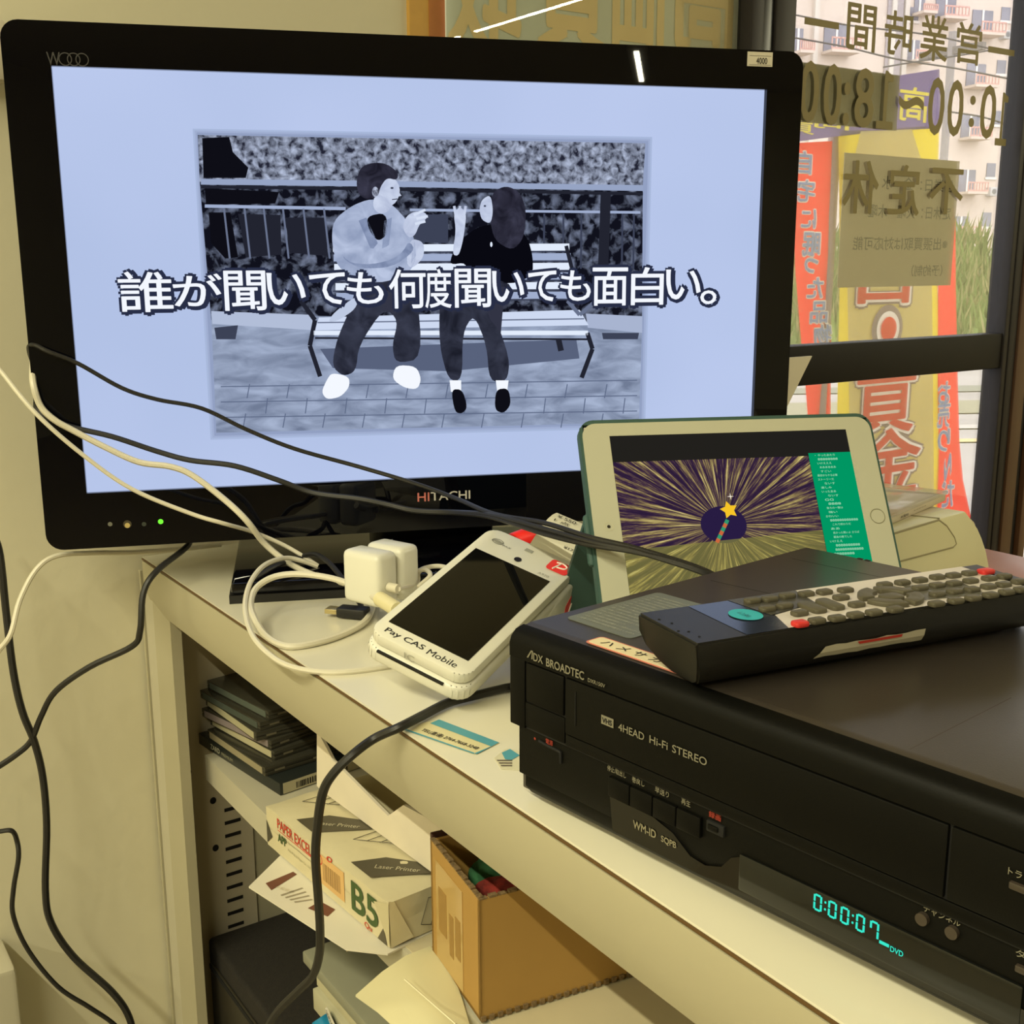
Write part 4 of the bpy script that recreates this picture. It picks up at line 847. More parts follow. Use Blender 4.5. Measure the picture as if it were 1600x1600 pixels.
def fascia(g):
    # brow rounded into the top; lower half steps back
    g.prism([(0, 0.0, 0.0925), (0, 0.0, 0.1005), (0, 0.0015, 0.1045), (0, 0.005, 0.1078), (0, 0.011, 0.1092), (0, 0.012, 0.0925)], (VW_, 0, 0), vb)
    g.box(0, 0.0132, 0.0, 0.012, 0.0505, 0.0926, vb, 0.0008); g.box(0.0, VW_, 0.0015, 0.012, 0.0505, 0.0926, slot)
    g.box(0.0132, 0.0465, 0.0005, 0.012, 0.0520, 0.0672, vb, 0.0005); g.box(0.0472, VW_, 0.0005, 0.012, 0.0515, 0.0580, vb, 0.0005)
    g.box(0.004, VW_, 0.0035, 0.012, 0.0190, 0.0503, vb, 0.0008)
    g.prism([(0.009, 0.0045, 0.019), (0.009, 0.0045, 0.012), (0.009, 0.009, 0.0065), (0.009, 0.012, 0.0065), (0.009, 0.012, 0.019)], (VW_-0.009, 0, 0), vb)
P_('front_fascia', fascia)
P_('jack_flap', lambda g: g.box(0.0142, 0.0460, -0.0002, 0.006, 0.0682, 0.0918, vb, 0.0012))
P_('cassette_door', lambda g: (g.box(0.0474, 0.2750, -0.0003, 0.006, 0.0586, 0.0918, vb, 0.0010), g.box(0.0557, 0.0563, -0.0006, 0.0, 0.0660, 0.0860, slot)))
P_('right_panel', lambda g: g.box(0.2762, VW_, -0.0002, 0.006, 0.0586, 0.0918, vb, 0.0010))
X_, Zu = (1, 0, 0), (0, 0, 1)
def lett(g):
    y = -0.0008
    g.prism([(0.0160, y, 0.0955), (0.0172, y, 0.0955), (0.0205, y, 0.1005), (0.0196, y, 0.1005)], (0, .0003, 0), wp); g.prism([(0.0200, y, 0.0955), (0.0210, y, 0.0955), (0.0212, y, 0.1005), (0.0204, y, 0.1005)], (0, .0003, 0), wp)
    g.text('DX', (0.0218, y, 0.0950), X_, Zu, 0.0080, 0.0048, wp, off=0.025); g.text('BROADTEC', (0.0325, y, 0.0946), X_, Zu, 0.0305, 0.0050, wp, off=0.03); g.text('DXR150V', (0.0660, y, 0.0948), X_, Zu, 0.0130, 0.0022, wp, off=0.01)
    g.box(0.0765, 0.0855, y, y+.0003, 0.0740, 0.0790, wp); g.text('VHS', (0.0773, y-0.0002, 0.0750), X_, Zu, 0.0073, 0.0030, slot, off=0.03)
    g.text('4HEAD', (0.0893, y, 0.0742), X_, Zu, 0.0185, 0.0042, wp, off=0.012); g.text('Hi-Fi', (0.1115, y, 0.0744), X_, Zu, 0.0125, 0.0042, wp, off=0.012); g.text('STEREO', (0.1270, y, 0.0744), X_, Zu, 0.0225, 0.0042, wp, off=0.012)
    y = 0.0028
    g.text('停止/取出し', (0.0780, y+.0002, 0.0462), X_, Zu, 0.0140, 0.0034, wp, off=0.01); g.text('巻戻し', (0.0965, y, 0.0462), X_, Zu, 0.0090, 0.0034, wp, off=0.01); g.text('早送り', (0.1130, y, 0.0462), X_, Zu, 0.0095, 0.0036, wp, off=0.01); g.text('再生', (0.1310, y, 0.0464), X_, Zu, 0.0060, 0.0036, wp, off=0.01)
    rd_ = K((150, 50, 36), .6); g.text('録画', (0.1490, y, 0.0462), X_, Zu, 0.0075, 0.0034, rd_, off=0.01); g.text('電源', (0.0285, y, 0.0458), X_, Zu, 0.0060, 0.0032, rd_, off=0.01); g.ell((0.0190, y, 0.0455), (0.0008, 0, 0), (0, 0, 0.0008), rd_, 10)
    g.text('チャンネル', (0.2655, y, 0.0500-0.0026), X_, Zu, 0.0165, 0.0034, wp, off=0.01); g.text('トラッキング', (0.3010, -0.0008, 0.0812), X_, Zu, 0.020, 0.0034, wp, off=0.01); g.text('タイマー', (0.3055, y, 0.0462), X_, Zu, 0.018, 0.0034, wp, off=0.01)
P_('front_lettering', lett)
P_('power_bracket', lambda g: g.tube([(0.0225, 0.0030, 0.0452), (0.0300, 0.0030, 0.0446), (0.0395, 0.0030, 0.0442), (0.0408, 0.0030, 0.0428), (0.0408, 0.0030, 0.0375)], 0.0009, slot, 6))
for i in range(4):
    P_('transport_button', lambda g: g.box(0.0800+i*0.0163, 0.0958+i*0.0163, 0.0012, 0.0060, 0.0300 if i < 0 else 0.0325, 0.0440, vb, 0.0009))
P_('record_button', lambda g: (g.box(0.1480, 0.1590, 0.0020, 0.006, 0.0385, 0.0445, slot, 0.0006), g.box(0.1492, 0.1560, 0.0012, 0.006, 0.0400, 0.0430, vb, 0.0008)))
P_('window', lambda g: g.prism([(0.0805, 0.0026, 0.0318), (0.0830, 0.0026, 0.0125), (0.3900, 0.0026, 0.0125), (0.3900, 0.0026, 0.0200), (0.1700, 0.0026, 0.0330), (0.1640, 0.0026, 0.0300), (0.1580, 0.0026, 0.0225), (0.1480, 0.0026, 0.0190), (0.1380, 0.0026, 0.0200), (0.1260, 0.0026, 0.0280), (0.1120, 0.0026, 0.0318)], (0, 0.002, 0), vgl), 'gloss black lower window')
P_('display_window', lambda g: g.box(0.1690, 0.3100, 0.0020, 0.004, 0.0150, 0.0345, mat('display_smoke', (14, 16, 14), 0.12), 0.001))
P_('window_lettering', lambda g: (g.text('WM-ID', (0.0985, 0.0022, 0.0205), X_, Zu, 0.0165, 0.0046, K((128, 122, 100), .5), off=0.035), g.text('SQPB', (0.1185, 0.0022, 0.0200), X_, Zu, 0.0105, 0.0042, K((128, 122, 100), .5), off=0.03)))
seg = emi('display_green', (60, 235, 205), 1.0)
def digits(g):
    y = 0.0016
    def s7(x, z, w, h, on_):
        t_ = w*0.2; e = 0.04*w
        a = {'a': (x+t_, x+w-t_, z+h-t_, z+h), 'g': (x+t_, x+w-t_, z+h/2-t_/2, z+h/2+t_/2), 'd': (x+t_, x+w-t_, z, z+t_), 'f': (x, x+t_, z+h/2+e*2, z+h-t_*.6), 'b': (x+w-t_, x+w, z+h/2+e*2, z+h-t_*.6), 'e': (x, x+t_, z+t_*.6, z+h/2-e*2), 'c': (x+w-t_, x+w, z+t_*.6, z+h/2-e*2)}
        for k in on_: x0, x1, z0, z1 = a[k]; g.box(x0, x1, y, y+0.0003, z0, z1, seg)
    zero = 'abcdef'
    for i, (x, on_) in enumerate(((0.2125, zero), (0.2203, zero), (0.2268, zero), (0.2348, zero), (0.2418, 'abcf'))): s7(x, 0.0247, 0.0044, 0.0082, on_)
    for x in (0.2183, 0.2327):
        for z in (0.0268, 0.0303): g.box(x, x+0.0008, y, y+.0003, z, z+0.0009, seg)
    g.box(0.2468, 0.2515, y, y+.0003, 0.0238, 0.0252, seg); g.text('DVD', (0.2523, y, 0.0226), X_, Zu, 0.0062, 0.0026, seg, off=0.01)
tag(P_('clock_digits', digits), 'lit green clock digits')
for (x, z) in ((0.2655, 0.0440), (0.2790, 0.0440)): P_('channel_button', lambda g: g.cyl((x, 0.0040, z), (x, 0.0012, z), 0.0028, K((60, 52, 44), .4), 20))
for (x, z, y) in ((0.3080, 0.0775, -0.001), (0.3120, 0.0415, 0.0025)): P_('bar_button', lambda g: g.box(x-0.006, x+0.014, y-0.0010, y+0.003, z-0.0016, z+0.0016, K((58, 50, 42), .4), 0.0008))
def Vp(px, py): p = loc2(MV, 2, px, py, VH); return p
gr = K((12, 11, 10), .8)
def topg(k):
    z = VH+0.0001
    if k == 0: a, b = Vp(1238, 873), Vp(1410, 909)
    else: a, b = Vp(1110, 907), Vp(1240, 936)
    return lambda g: g.poly([(a.x, a.y-.0003, z), (b.x, b.y-.0003, z), (b.x, b.y+.0003, z), (a.x, a.y+.0003, z)], gr)
P_('top_groove', topg(0)); P_('top_groove', topg(1))
for xx in (0.10, 0.245): P_('mould_line', lambda g: g.poly([(xx, 0.018, VH+.0001), (xx+.0006, 0.018, VH+.0001), (xx+.0006, 0.11, VH+.0001), (xx, 0.11, VH+.0001)], K((70, 62, 54), .6)))
P_('rear_vent', lambda g: [g.box(p.x-0.004+0.006*i, p.x+0.000+0.006*i, p.y-0.0012, p.y+0.0012, VH, VH+0.0003, gr) for p in (Vp(1348, 874),) for i in range(2)])
def warn(g):
    q = [Vp(875, 966), Vp(1000, 929), Vp(1105, 953), Vp(1002, 1004)]
    x0, x1 = 0.0065, 0.066; y0, y1 = 0.032, 0.118
    g.prism([(x, y, VH+0.0001) for x, y, _ in rrect(0.009, 0.062, 0.036, 0.118, 0.004, 0)], (0, 0, 0.0003), mat('grey_label', (104, 108, 98), 0.35))
    for i in range(15): g.text('ご注意 この製品は取扱説明書をよくお読みの上正しくお使い下さい'[:18+(i*7) % 12], (0.0125, 0.108-i*0.0047, VH+0.0006), X_, (0, 1, 0), 0.046 if i % 4 else 0.030, 0.0022, K((170, 172, 158), .5))
P_('grey_label', warn, 'grey caution label with fine print')
def namest(g):
    a, b, c_, d_ = [loc2(MV, 2, *p, VH+.0003) for p in ((886, 1009), (915, 994), (1048, 1054), (1030, 1066))]
    x0, x1 = a.x+0.001, d_.x+0.004; y0, y1 = 0.0135, 0.0275
    g.prism(rrect(x0, x1, y0, y1, 0.003, VH+.0001), (0, 0, .0002), K((214, 128, 108), .5)); g.prism(rrect(x0+.0013, x1-.0013, y0+.0013, y1-.0013, 0.002, VH+.0003), (0, 0, .0002), K((226, 212, 172), .5))
    g.text('ハ メ サ カ・', (x0+0.008, y0+0.0038, VH+.0006), X_, (0, 1, 0), 0.050, 0.0065, K((40, 36, 30), .6), off=0.012)
P_('name_sticker', namest, 'white sticker with pink border and handwritten characters')

# ------------------------------------------------------------------ remote control
RA = Vector((0.868, 0.010, 0.0)); rd1 = Vector((0.038, 0.21, 0)).normalized(); rd2 = Vector((-rd1.y, rd1.x, 0))
MRm = frm(Vector((RA.x, RA.y, VH+0.0002)), rd1, rd2, (0, 0, 1))
rm = thing('remote_control', MRm, 'black remote control with grey and red buttons resting on the video recorder', 'remote control')
RL, RWd, RH = 0.236, 0.056, 0.0282
rb = mat('remote_black', (30, 29, 26), 0.38, var=0.08, scale=20)
cs = [(0.0, RH), (0.0, 0.0185), (0.003, 0.011), (0.010, 0.0035), (0.018, 0.0), (0.038, 0.0), (0.046, 0.0035), (0.053, 0.011), (RWd, 0.0185), (RWd, RH)]
g = G()
bm = bmesh.new(); a = [bm.verts.new((0.0 if z > 0.012 else 0.003 if z > 0.01 else 0.007 if z > 0.002 else 0.011, y, z)) for y, z in cs]; b = [bm.verts.new((RL, y, z)) for y, z in cs]; n = len(cs)
bm.faces.new(a); bm.faces.new(b[::-1])
for i in range(n): bm.faces.new((a[(i+1) % n], a[i], b[i], b[(i+1) % n]))
bmesh.ops.recalc_face_normals(bm, faces=bm.faces); bmesh.ops.bevel(bm, geom=list(bm.edges), offset=0.0012, segments=2, affect='EDGES')
g.frombm(bm, rb, True); g.build('remote_body', rm)
def rp(px, py, h=RH): return loc2(MRm, 2, px, py, h)
def cr1(x, y): return 980+x*0.3875, 840+y*0.3875
g = G(); z = RH+0.0002
for pts, m_ in (([(0.030, 0.0015), (0.060, 0.0015), (0.062, 0.054), (0.030, 0.054)], mat('dark_foil_label', (40, 46, 60), 0.12)), ([(0.055, 0.0015), (0.222, 0.0015), (0.222, 0.0545), (0.100, 0.0545), (0.095, 0.030), (0.062, 0.022)], K((206, 198, 190), .35)), ([(0.060, 0.0225), (0.095, 0.030), (0.100, 0.0545), (0.055, 0.0545)], K((70, 68, 62), .4)),
                ([(0.150, 0.010), (0.190, 0.004), (0.196, 0.030), (0.160, 0.036)], K((92, 90, 80), .4))):
    g.poly([(x, y, z) for x, y in pts], m_); z += 0.0001
g.build('keypad_label', rm)
g = G(); c = rp(1165, 962); g.ell((c.x, c.y, RH+0.0007), (0.0085, 0, 0), (0, 0.0098, 0), mat('cyan_sticker', (24, 170, 178), 0.35), 32)
g.text('ﾚﾝﾀﾙ', (c.x-0.003, c.y+0.004, RH+0.0009), rd1*0+Vector((0, -1, 0)), (1, 0, 0), 0.009, 0.004, K((20, 70, 80), .5)); tag(g.build('round_sticker', rm), 'round cyan sticker')
g = G(); random.seed(5); pts = [(0.075, 0.0128)] + [(0.080+i*0.006, 0.0150+random.uniform(-.0006, .0006)) for i in range(11)] + [(0.148, 0.0125), (0.143, 0.0085)] + [(0.140-i*0.006, 0.0070+random.uniform(-.0006, .0006)) for i in range(10)]
def side(x, z_): # point just off the sloping near side
    y = 0.0 if z_ > 0.0185 else (0.0185-z_)/0.0075*0.003 if z_ > 0.011 else 0.003+(0.011-z_)/0.0075*0.007
    return (x, y-0.0006, z_)
top_ = [(0.078+i*0.0066, 0.0160+random.uniform(-.0005, .0005)) for i in range(11)]; bot_ = [(0.074+i*0.0072, 0.0085+random.uniform(-.0006, .0006)) for i in range(11)]
for i in range(10): 
    mid0 = (top_[i][0]*.5+bot_[i][0]*.5, 0.012); mid1 = (top_[i+1][0]*.5+bot_[i+1][0]*.5, 0.012)
    g.poly([side(*top_[i]), side(*mid0), side(*mid1), side(*top_[i+1])], K((204, 196, 172), .7)); g.poly([side(*mid0), side(*bot_[i]), side(*bot_[i+1]), side(*mid1)], K((204, 196, 172), .7))
g.poly([(0.098, -0.0004+.0002, 0.0157), (0.128, 0.0002-.0004, 0.0157), (0.128, 0.0013-.0008, 0.0140), (0.100, 0.0013-.0008, 0.0140)], K((200, 60, 48), .6))
tag(g.build('torn_sticker', rm), 'torn white and red sticker')
kb = mat('olive_grey_key', (84, 79, 62), 0.5, var=0.05); rk = mat('red_key', (206, 48, 44), 0.45)
def key(px, py, lx, ly, m_, h=0.0028):
    c = rp(px, py, RH+0.002); g = G(); g.prism(rrect(c.x-lx/2, c.x+lx/2, c.y-ly/2, c.y+ly/2, min(lx, ly)*0.32, RH, 4), (0, 0, h), m_, 0.0009); g.build('key', rm)
small = [(505, 250), (575, 243), (645, 230), (722, 222), (795, 215), (880, 207), (565, 282), (635, 270), (862, 237), (925, 265), (695, 300), (765, 330), (845, 320), (920, 307), (995, 297), (1080, 285), (1038, 186),
         (1110, 177), (1180, 167), (1250, 155), (1315, 148), (1380, 139), (1180, 199), (1250, 188), (1318, 180), (1385, 170), (1250, 224), (1320, 213), (1390, 205), (1457, 193), (1247, 262), (1325, 250), (1395, 239), (1465, 227), (1530, 215), (1460, 160), (1520, 152), (1517, 185), (1580, 173), (1590, 205)]
for x, y in small: key(*cr1(x, y), 0.0090, 0.0062, kb)
key(*cr1(745, 277), 0.0085, 0.0175, kb); key(*cr1(818, 265), 0.0085, 0.0175, kb); key(*cr1(697, 342), 0.0085, 0.0068, rk); key(*cr1(1447, 132), 0.0100, 0.0070, rk)
c = rp(*cr1(1062, 235), RH+0.002)
for k in range(4):
    g = G(); a0 = 90*k+6; p = []
    for i in range(9): a_ = math.radians(a0+78*i/8); p.append((c.x+0.0180*math.cos(a_), c.y+0.0165*math.sin(a_), RH))
    for i in range(8, -1, -1): a_ = math.radians(a0+78*i/8); p.append((c.x+0.0098*math.cos(a_), c.y+0.0088*math.sin(a_), RH))
    g.prism(p, (0, 0, 0.003), kb, 0.0007); g.build('ring_key', rm)
key(*cr1(1065, 237), 0.0130, 0.0100, kb)
g = G()
for i, (px, py) in enumerate(((1050, 974), (1030, 968), (1060, 986), (1076, 987), (1093, 995))): p = rp(px, py); g.ell((p.x, p.y, RH+0.0002), (0.0008, 0, 0), (0, 0.0008, 0), slot, 8)
g.build('speaker_hole', rm)
# ------------------------------------------------------------------ disc cases on the shelf
def c5(x, y): return 240+x*0.225, 1020+y*0.225
cols = [((58, 60, 54), (36, 40, 36)), ((150, 140, 112), (70, 64, 50)), ((188, 180, 146), (60, 56, 46)), ((140, 128, 128), (52, 46, 40)), ((178, 172, 140), (44, 42, 34)), ((74, 82, 74), (52, 58, 52)), ((92, 100, 90), (62, 68, 60))]
cases = [((272, 585), (875, 990), 0.014, 'dark long video box with small white lettering, lowest of the disc stack', 'dvd'),
         ((345, 565), (775, 862), 0.0104, 'disc case with pale peach spine, second from the bottom of the stack', 'a'),
         ((365, 480), (840, 748), 0.0104, 'disc case with thin cream spine in the middle of the stack', 'b'),
         ((302, 415), (818, 674), 0.0104, 'disc case with mauve grey spine under the cream one', 'c'),
         ((290, 290), (672, 578), 0.0104, 'disc case with wide cream spine turned outward near the top', 'd'),
         ((388, 332), (700, 505), 0.0098, 'clear smoky disc case on top of the stack', 'e'),
         ((430, 262), (770, 440), 0.0098, 'second clear smoky disc case half hidden under the counter apron', 'f')]
cases[3] = (cases[3][0], cases[3][1], cases[3][2], 'disc case with mauve grey spine, fourth from the bottom of the stack', 'c')
z = SZ+0.0004
smoke = mat('smoky_styrene', (62, 60, 50), 0.12, var=0.1, alpha=0.85)
for i, (pa_, pb_, h, lab, kd) in enumerate(cases):
    a, b = onz(z, *c5(*pa_)), onz(z, *c5(*pb_))
    if i == 0: a.x = max(a.x, -0.010)
    if a.x < -0.012: a.x = -0.012
    ed = b-a; ed.z = 0; L = {0: 0.185}.get(i, 0.140); ed.normalize(); o0 = b-ed*L
    if o0.x < -0.014: o0.x = -0.014
    dp = Vector((-ed.y, ed.x, 0)); 
    if i > 3: L = 0.136
    t = thing('video_box' if i == 0 else 'disc_case', frm(Vector((o0.x, o0.y, z)), ed, dp, (0, 0, 1)), lab, 'disc case', None if i == 0 else 'disc cases stacked on the shelf')
    W_ = 0.125
    if i == 0:
        g = G(); g.box(0, L, 0, 0.135, 0, h, K((34, 38, 36), .35), 0.001); g.build('box_shell', t)
        g = G(); g.text('ZARD', (0.03, -0.0002, 0.004), X_, Zu, 0.022, 0.006, K((190, 186, 160), .6), off=.01); g.text('PREMIUM', (0.056, -0.0002, 0.004), X_, Zu, 0.026, 0.004, K((150, 146, 120), .6)); g.build('spine_lettering', t)
        g = G(); g.box(L, L+0.0004, 0.004, 0.13, 0.001, h-.001, K((176, 168, 138), .6))
        random.seed(2); y = 0.02
        while y < 0.085:
            w1 = random.choice((.0006, .0012, .0018)); g.box(L+0.0004, L+0.0006, y, y+w1, 0.003, h-.004, K((24, 22, 18), .6)); y += w1+random.choice((.0006, .0012))
        g.build('barcode_label', t)
    else:
        sc_, bc = cols[i]
        g = G(); g.box(0, L, 0, W_, 0, h*0.42, smoke, 0.0006); g.box(0, L, 0.0, W_, h*0.46, h, smoke, 0.0006); g.build('case_shell', t)
        g = G(); g.box(0.006, L-0.006, -0.0004, 0.0004, h*0.14, h*0.86, K(sc_, .5)); g.build('spine_insert', t)
        g = G()
        for yy in (0.012, 0.06, 0.11): g.box(L-0.0002, L+0.0004, yy, yy+0.012, h*0.3, h*0.5, K((110, 104, 84), .4))
        g.build('hinge_tabs', t)
    z += h+0.0003

# ------------------------------------------------------------------ paper ream
MQ = yawM((0.266, 0.025, SZ+0.0022), math.radians(3.7))
t = thing('paper_ream', MQ, 'wrapped ream of printer paper with red and green lettering jutting off the shelf', 'paper ream')
wrap = mat('ream_wrapper', (206, 196, 162), 0.55, var=0.04, scale=14, bump=0.5, bscale=45)
LQ, DQ, HQ = 0.222, 0.155, 0.0455
g = G(); bm = bmesh.new(); bmesh.ops.create_cube(bm, size=1); bmesh.ops.subdivide_edges(bm, edges=bm.edges, cuts=10, use_grid_fill=True)
random.seed(9)
from mathutils import noise
for v in bm.verts:
    x, y, z_ = v.co.x+.5, v.co.y+.5, v.co.z+.5
    p = Vector((x*LQ, y*DQ, z_*HQ)); nz_ = noise.noise(p*38)*0.0022+noise.noise(p*90)*0.0008
    edge = max(abs(x-.5), abs(y-.5))*2
    p.z -= (0.004*max(0, edge-.8)/.2)*(1 if z_ > .5 else -0.3); p.y += 0.0; p.z = max(0, p.z+nz_*(z_ > .3)); p.x += nz_*(1 if x > .9 or x < .1 else 0)
    if y < 0.01: p.y = 0.0
    v.co = p
g.frombm(bm, wrap, True); g.build('wrapped_block', t)
g = G(); Y = -0.0006; rdp = K((196, 60, 40), .6); gn = K((60, 84, 40), .6)
g.text('PAPER EXCELPRO', (0.024, Y, 0.0285), (1, 0, -0.02), Zu, 0.088, 0.0105, rdp, off=0.02); g.box(0.024, 0.112, Y, Y+.0003, 0.0262, 0.0266, rdp)
g.text('APP', (0.024, Y, 0.0150), X_, Zu, 0.0175, 0.0088, gn, off=0.04); g.text('Asia Pulp & Paper Co., Ltd.', (0.044, Y, 0.0125), X_, Zu, 0.045, 0.0032, K((150, 146, 110), .6))
g.box(0.108, 0.150, Y-.0001, Y+.0001, 0.009, 0.0375, K((212, 172, 112), .6)); random.seed(4); x = 0.113
while x < 0.144: w1 = random.choice((.0005, .001, .0015)); g.box(x, x+w1, Y-.0003, Y, 0.014, 0.031, K((150, 118, 70), .6)); x += w1+random.choice((.0008, .0014))
g.text('B5', (0.162, Y, 0.0085), X_, Zu, 0.044, 0.0280, gn, off=0.03); g.text('Qu', (0.183, Y, 0.0015), X_, Zu, 0.012, 0.006, rdp, off=0.01)
g.ell((0.125, Y-.0002, 0.0395), (0.005, 0, 0.001), (0, 0, 0.0028), rdp, 16, hole=.6)
g.poly([(0.0005, Y, 0.028), (0.0005, Y, 0.004), (0.012, Y, 0.014)], K((70, 66, 52), .6))
g.build('wrapper_lettering', t)
g = G(); Zt = HQ+0.0007; gb = K((84, 78, 62), .55)
for x0 in (0.052, 0.152):
    g.prism([(x0, 0.006, Zt), (x0+0.032, 0.006, Zt), (x0+0.060, 0.052, Zt), (x0+0.048, 0.060, Zt), (x0+0.012, 0.034, Zt)], (0, 0, 0.0004), gb); g.text('Laser Printer', (x0+0.022, 0.016, Zt+0.0008), (0.75, 0.66, 0), (-0.66, 0.75, 0), 0.040, 0.006, K((196, 188, 160), .5))
lnm = K((70, 64, 48), .6)
def ld(pts, f): 
    for a_, b_ in zip(pts[:-1], pts[1:]): g.tube([f(*a_), f(*b_)], 0.00035, lnm, 4, smoothpath=False)
for x0 in (0.022, 0.118):
    ld([(x0, 0.028), (x0+0.028, 0.052), (x0+0.028, 0.075), (x0, 0.052), (x0, 0.028)], lambda a, b: (a, b, Zt+.0002)); ld([(x0+0.010, 0.036), (x0+0.010, 0.060)], lambda a, b: (a, b, Zt+.0002)); ld([(x0+0.020, 0.044), (x0+0.020, 0.068)], lambda a, b: (a, b, Zt+.0002))
Xe = LQ+0.0022
ld([(0.030, 0.012), (0.038, 0.034), (0.060, 0.030), (0.070, 0.012), (0.052, 0.004), (0.030, 0.012)], lambda a, b: (Xe, a, b)); ld([(0.040, 0.008), (0.048, 0.032)], lambda a, b: (Xe, a, b)); ld([(0.052, 0.004), (0.060, 0.030)], lambda a, b: (Xe, a, b))
g.poly([(LQ-0.018, Y, 0.0015), (LQ-0.003, Y, 0.0015), (LQ-0.008, Y, 0.016)], gb)
g.build('wrapper_drawings', t)
# folded flap at the near end
g = G(); g.poly([(LQ+0.0026, 0.0, 0.002), (LQ+0.0028, 0.022, 0.004), (LQ+0.0028, 0.004, 0.043), (LQ+0.0012, -0.0004, 0.044)], wrap); g.poly([(LQ-0.022, -0.0010, 0.034), (LQ+0.0018, -0.0010, 0.043), (LQ+0.0018, -0.0012, 0.004)], K((196, 186, 150), .6)); g.build('end_fold', t)

# leaflets under the ream
g = G(); P0 = [onz(SZ, *p) for p in ((389, 1388), (541, 1486))]
q = [(P0[0].x, P0[0].y), (P0[1].x, P0[1].y), (0.492, 0.035), (0.48, 0.12), (0.30, 0.12), (0.290, 0.028)]
g.prism([(x, y, SZ+0.0003) for x, y in q], (0, 0, 0.0016), paperm, 0.0)
bp_ = K((108, 66, 48), .7)
def lz(*p): return onz(SZ+0.0022, *p)
g.poly([lz(415, 1380), lz(424, 1391), lz(464, 1366), lz(458, 1362)], bp_); g.poly([lz(481, 1419), lz(512, 1432), lz(524, 1421), lz(500, 1408)], bp_)
o_ = lz(428, 1386); g.text('新規登録', o_, (0.9, 0.43, 0), (-0.43, 0.9, 0), 0.022, 0.004, K((206, 196, 170), .7))
for k in range(4): g.poly([lz(438+k*7, 1398+k*3.5), lz(440+k*7, 1400+k*3.5), lz(474+k*5, 1388+k*6), lz(472+k*5, 1386.6+k*6)], K((150, 140, 118), .7))
g.build('leaflet', label='cream leaflet with brown printed headings sticking out under the ream', cat='leaflet')
g = G(); q = [onz(SZ-0.002, *p) for p in ((541, 1487), (560, 1466), (578, 1464), (572, 1474))]
g.prism([(v.x, v.y, SZ-0.0022) for v in q], (0, 0, 0.0015), K((206, 190, 150), .7)); g.build('folded_slip', label='small folded cream slip peeking out at the leaflet corner', cat='paper')
# white card behind the ream
zr = SZ+0.0022+0.0455+0.0022; A_, B_ = onz(zr, 503, 1236), onz(zr, 676, 1364); wd_ = (B_-A_).normalized(); wn = Vector((-wd_.y, wd_.x, 0))
def onw(px, py):
    r = ray(px, py); return CAM + r*((A_-CAM).dot(wn)/r.dot(wn))
g = G(); q = [A_, onw(495, 1228), onw(495, 1140), onw(520, 1188), onw(606, 1275), onw(630, 1258), onw(690, 1290), B_]
q = [Vector((v.x, v.y, max(v.z, zr))) for v in q]
g.prism(q, wn*0.003, K((218, 208, 188), .8)); g.build('white_card', label='white paper sheet standing upright on the back of the ream', cat='paper')
g = G(); g.box(0.19, 0.47, 0.20, 0.30, SZ+0.001, -0.12, K((150, 122, 66), .8), 0.002); g.build('cardboard_carton', label='brown carton behind the white sheet at the back of the shelf', cat='box')

# ------------------------------------------------------------------ open cardboard box with toys
MX = yawM((0.512, 0.066, SZ+0.0022), math.radians(-9.0))
t = thing('cardboard_box', MX, 'open brown cardboard box holding colourful stuffed fabric on the shelf', 'box')
cbm = mat('cardboard', (172, 134, 70), 0.75, var=0.05, scale=10); edg = mat('corrugated_edge', (120, 98, 66), 0.9, var=0.4, scale=400)
BW, BD, BH = 0.098, 0.24, 0.100
def wall(a, b, z0a, z1a, z1b, m=cbm):
    g = G(); a, b = Vector(a), Vector(b); d = (b-a).normalized(); nrm = Vector((-d.y, d.x, 0))*0.0035
    g.prism([(a.x, a.y, z0a), (b.x, b.y, z0a), (b.x, b.y, z1b), (a.x, a.y, z1a)], nrm, m); return g
def wb(g): g.build('box_wall', t)
g = wall((0, 0, 0), (BW, 0, 0), 0, BH+0.002, BH); n_seg = 14
for i in range(n_seg):
    x0 = BW*i/n_seg; g.box(x0, x0+BW/n_seg*0.8, -0.0002, 0.0037, BH+0.002-0.002*i/n_seg, BH+0.0030-0.002*i/n_seg+0.0008*(i % 2), edg)
g.build('front_wall', t)
g = wall((BW, 0, 0), (BW, BD, 0), 0, BH, BH); 
for i in range(30): g.box(BW-0.0037, BW+0.0002, BD*i/30, BD*(i+.8)/30, BH, BH+0.0010+0.0008*(i % 2), edg)
for i in range(34): g.box(BW-0.001, BW+0.0016, BD*i/34, BD*(i+.55)/34, 0.0, 0.004, edg)
g.build('side_wall', t)
wb(wall((BW, BD, 0), (0, BD, 0), 0, BH, BH)); wb(wall((0, BD, 0), (0, 0, 0), 0, BH, BH+0.002))
g = G(); g.box(0, BW, 0, BD, 0, 0.003, cbm); g.build('box_floor', t)
g = G(); g.box(0.012, 0.066, -0.0006, -0.0001, 0.004, BH-0.01, mat('parcel_tape', (188, 156, 96), 0.15, var=0.05), 0.0)
for x0, x1, z0_, z1_ in ((0.018, 0.034, 0.032, 0.070), (0.040, 0.048, 0.022, 0.058), (0.052, 0.062, 0.028, 0.062)): g.box(x0, x1, -0.0009, -0.0006, z0_, z1_, K((156, 122, 64), .7))
g.build('tape', t)
MXi = MX
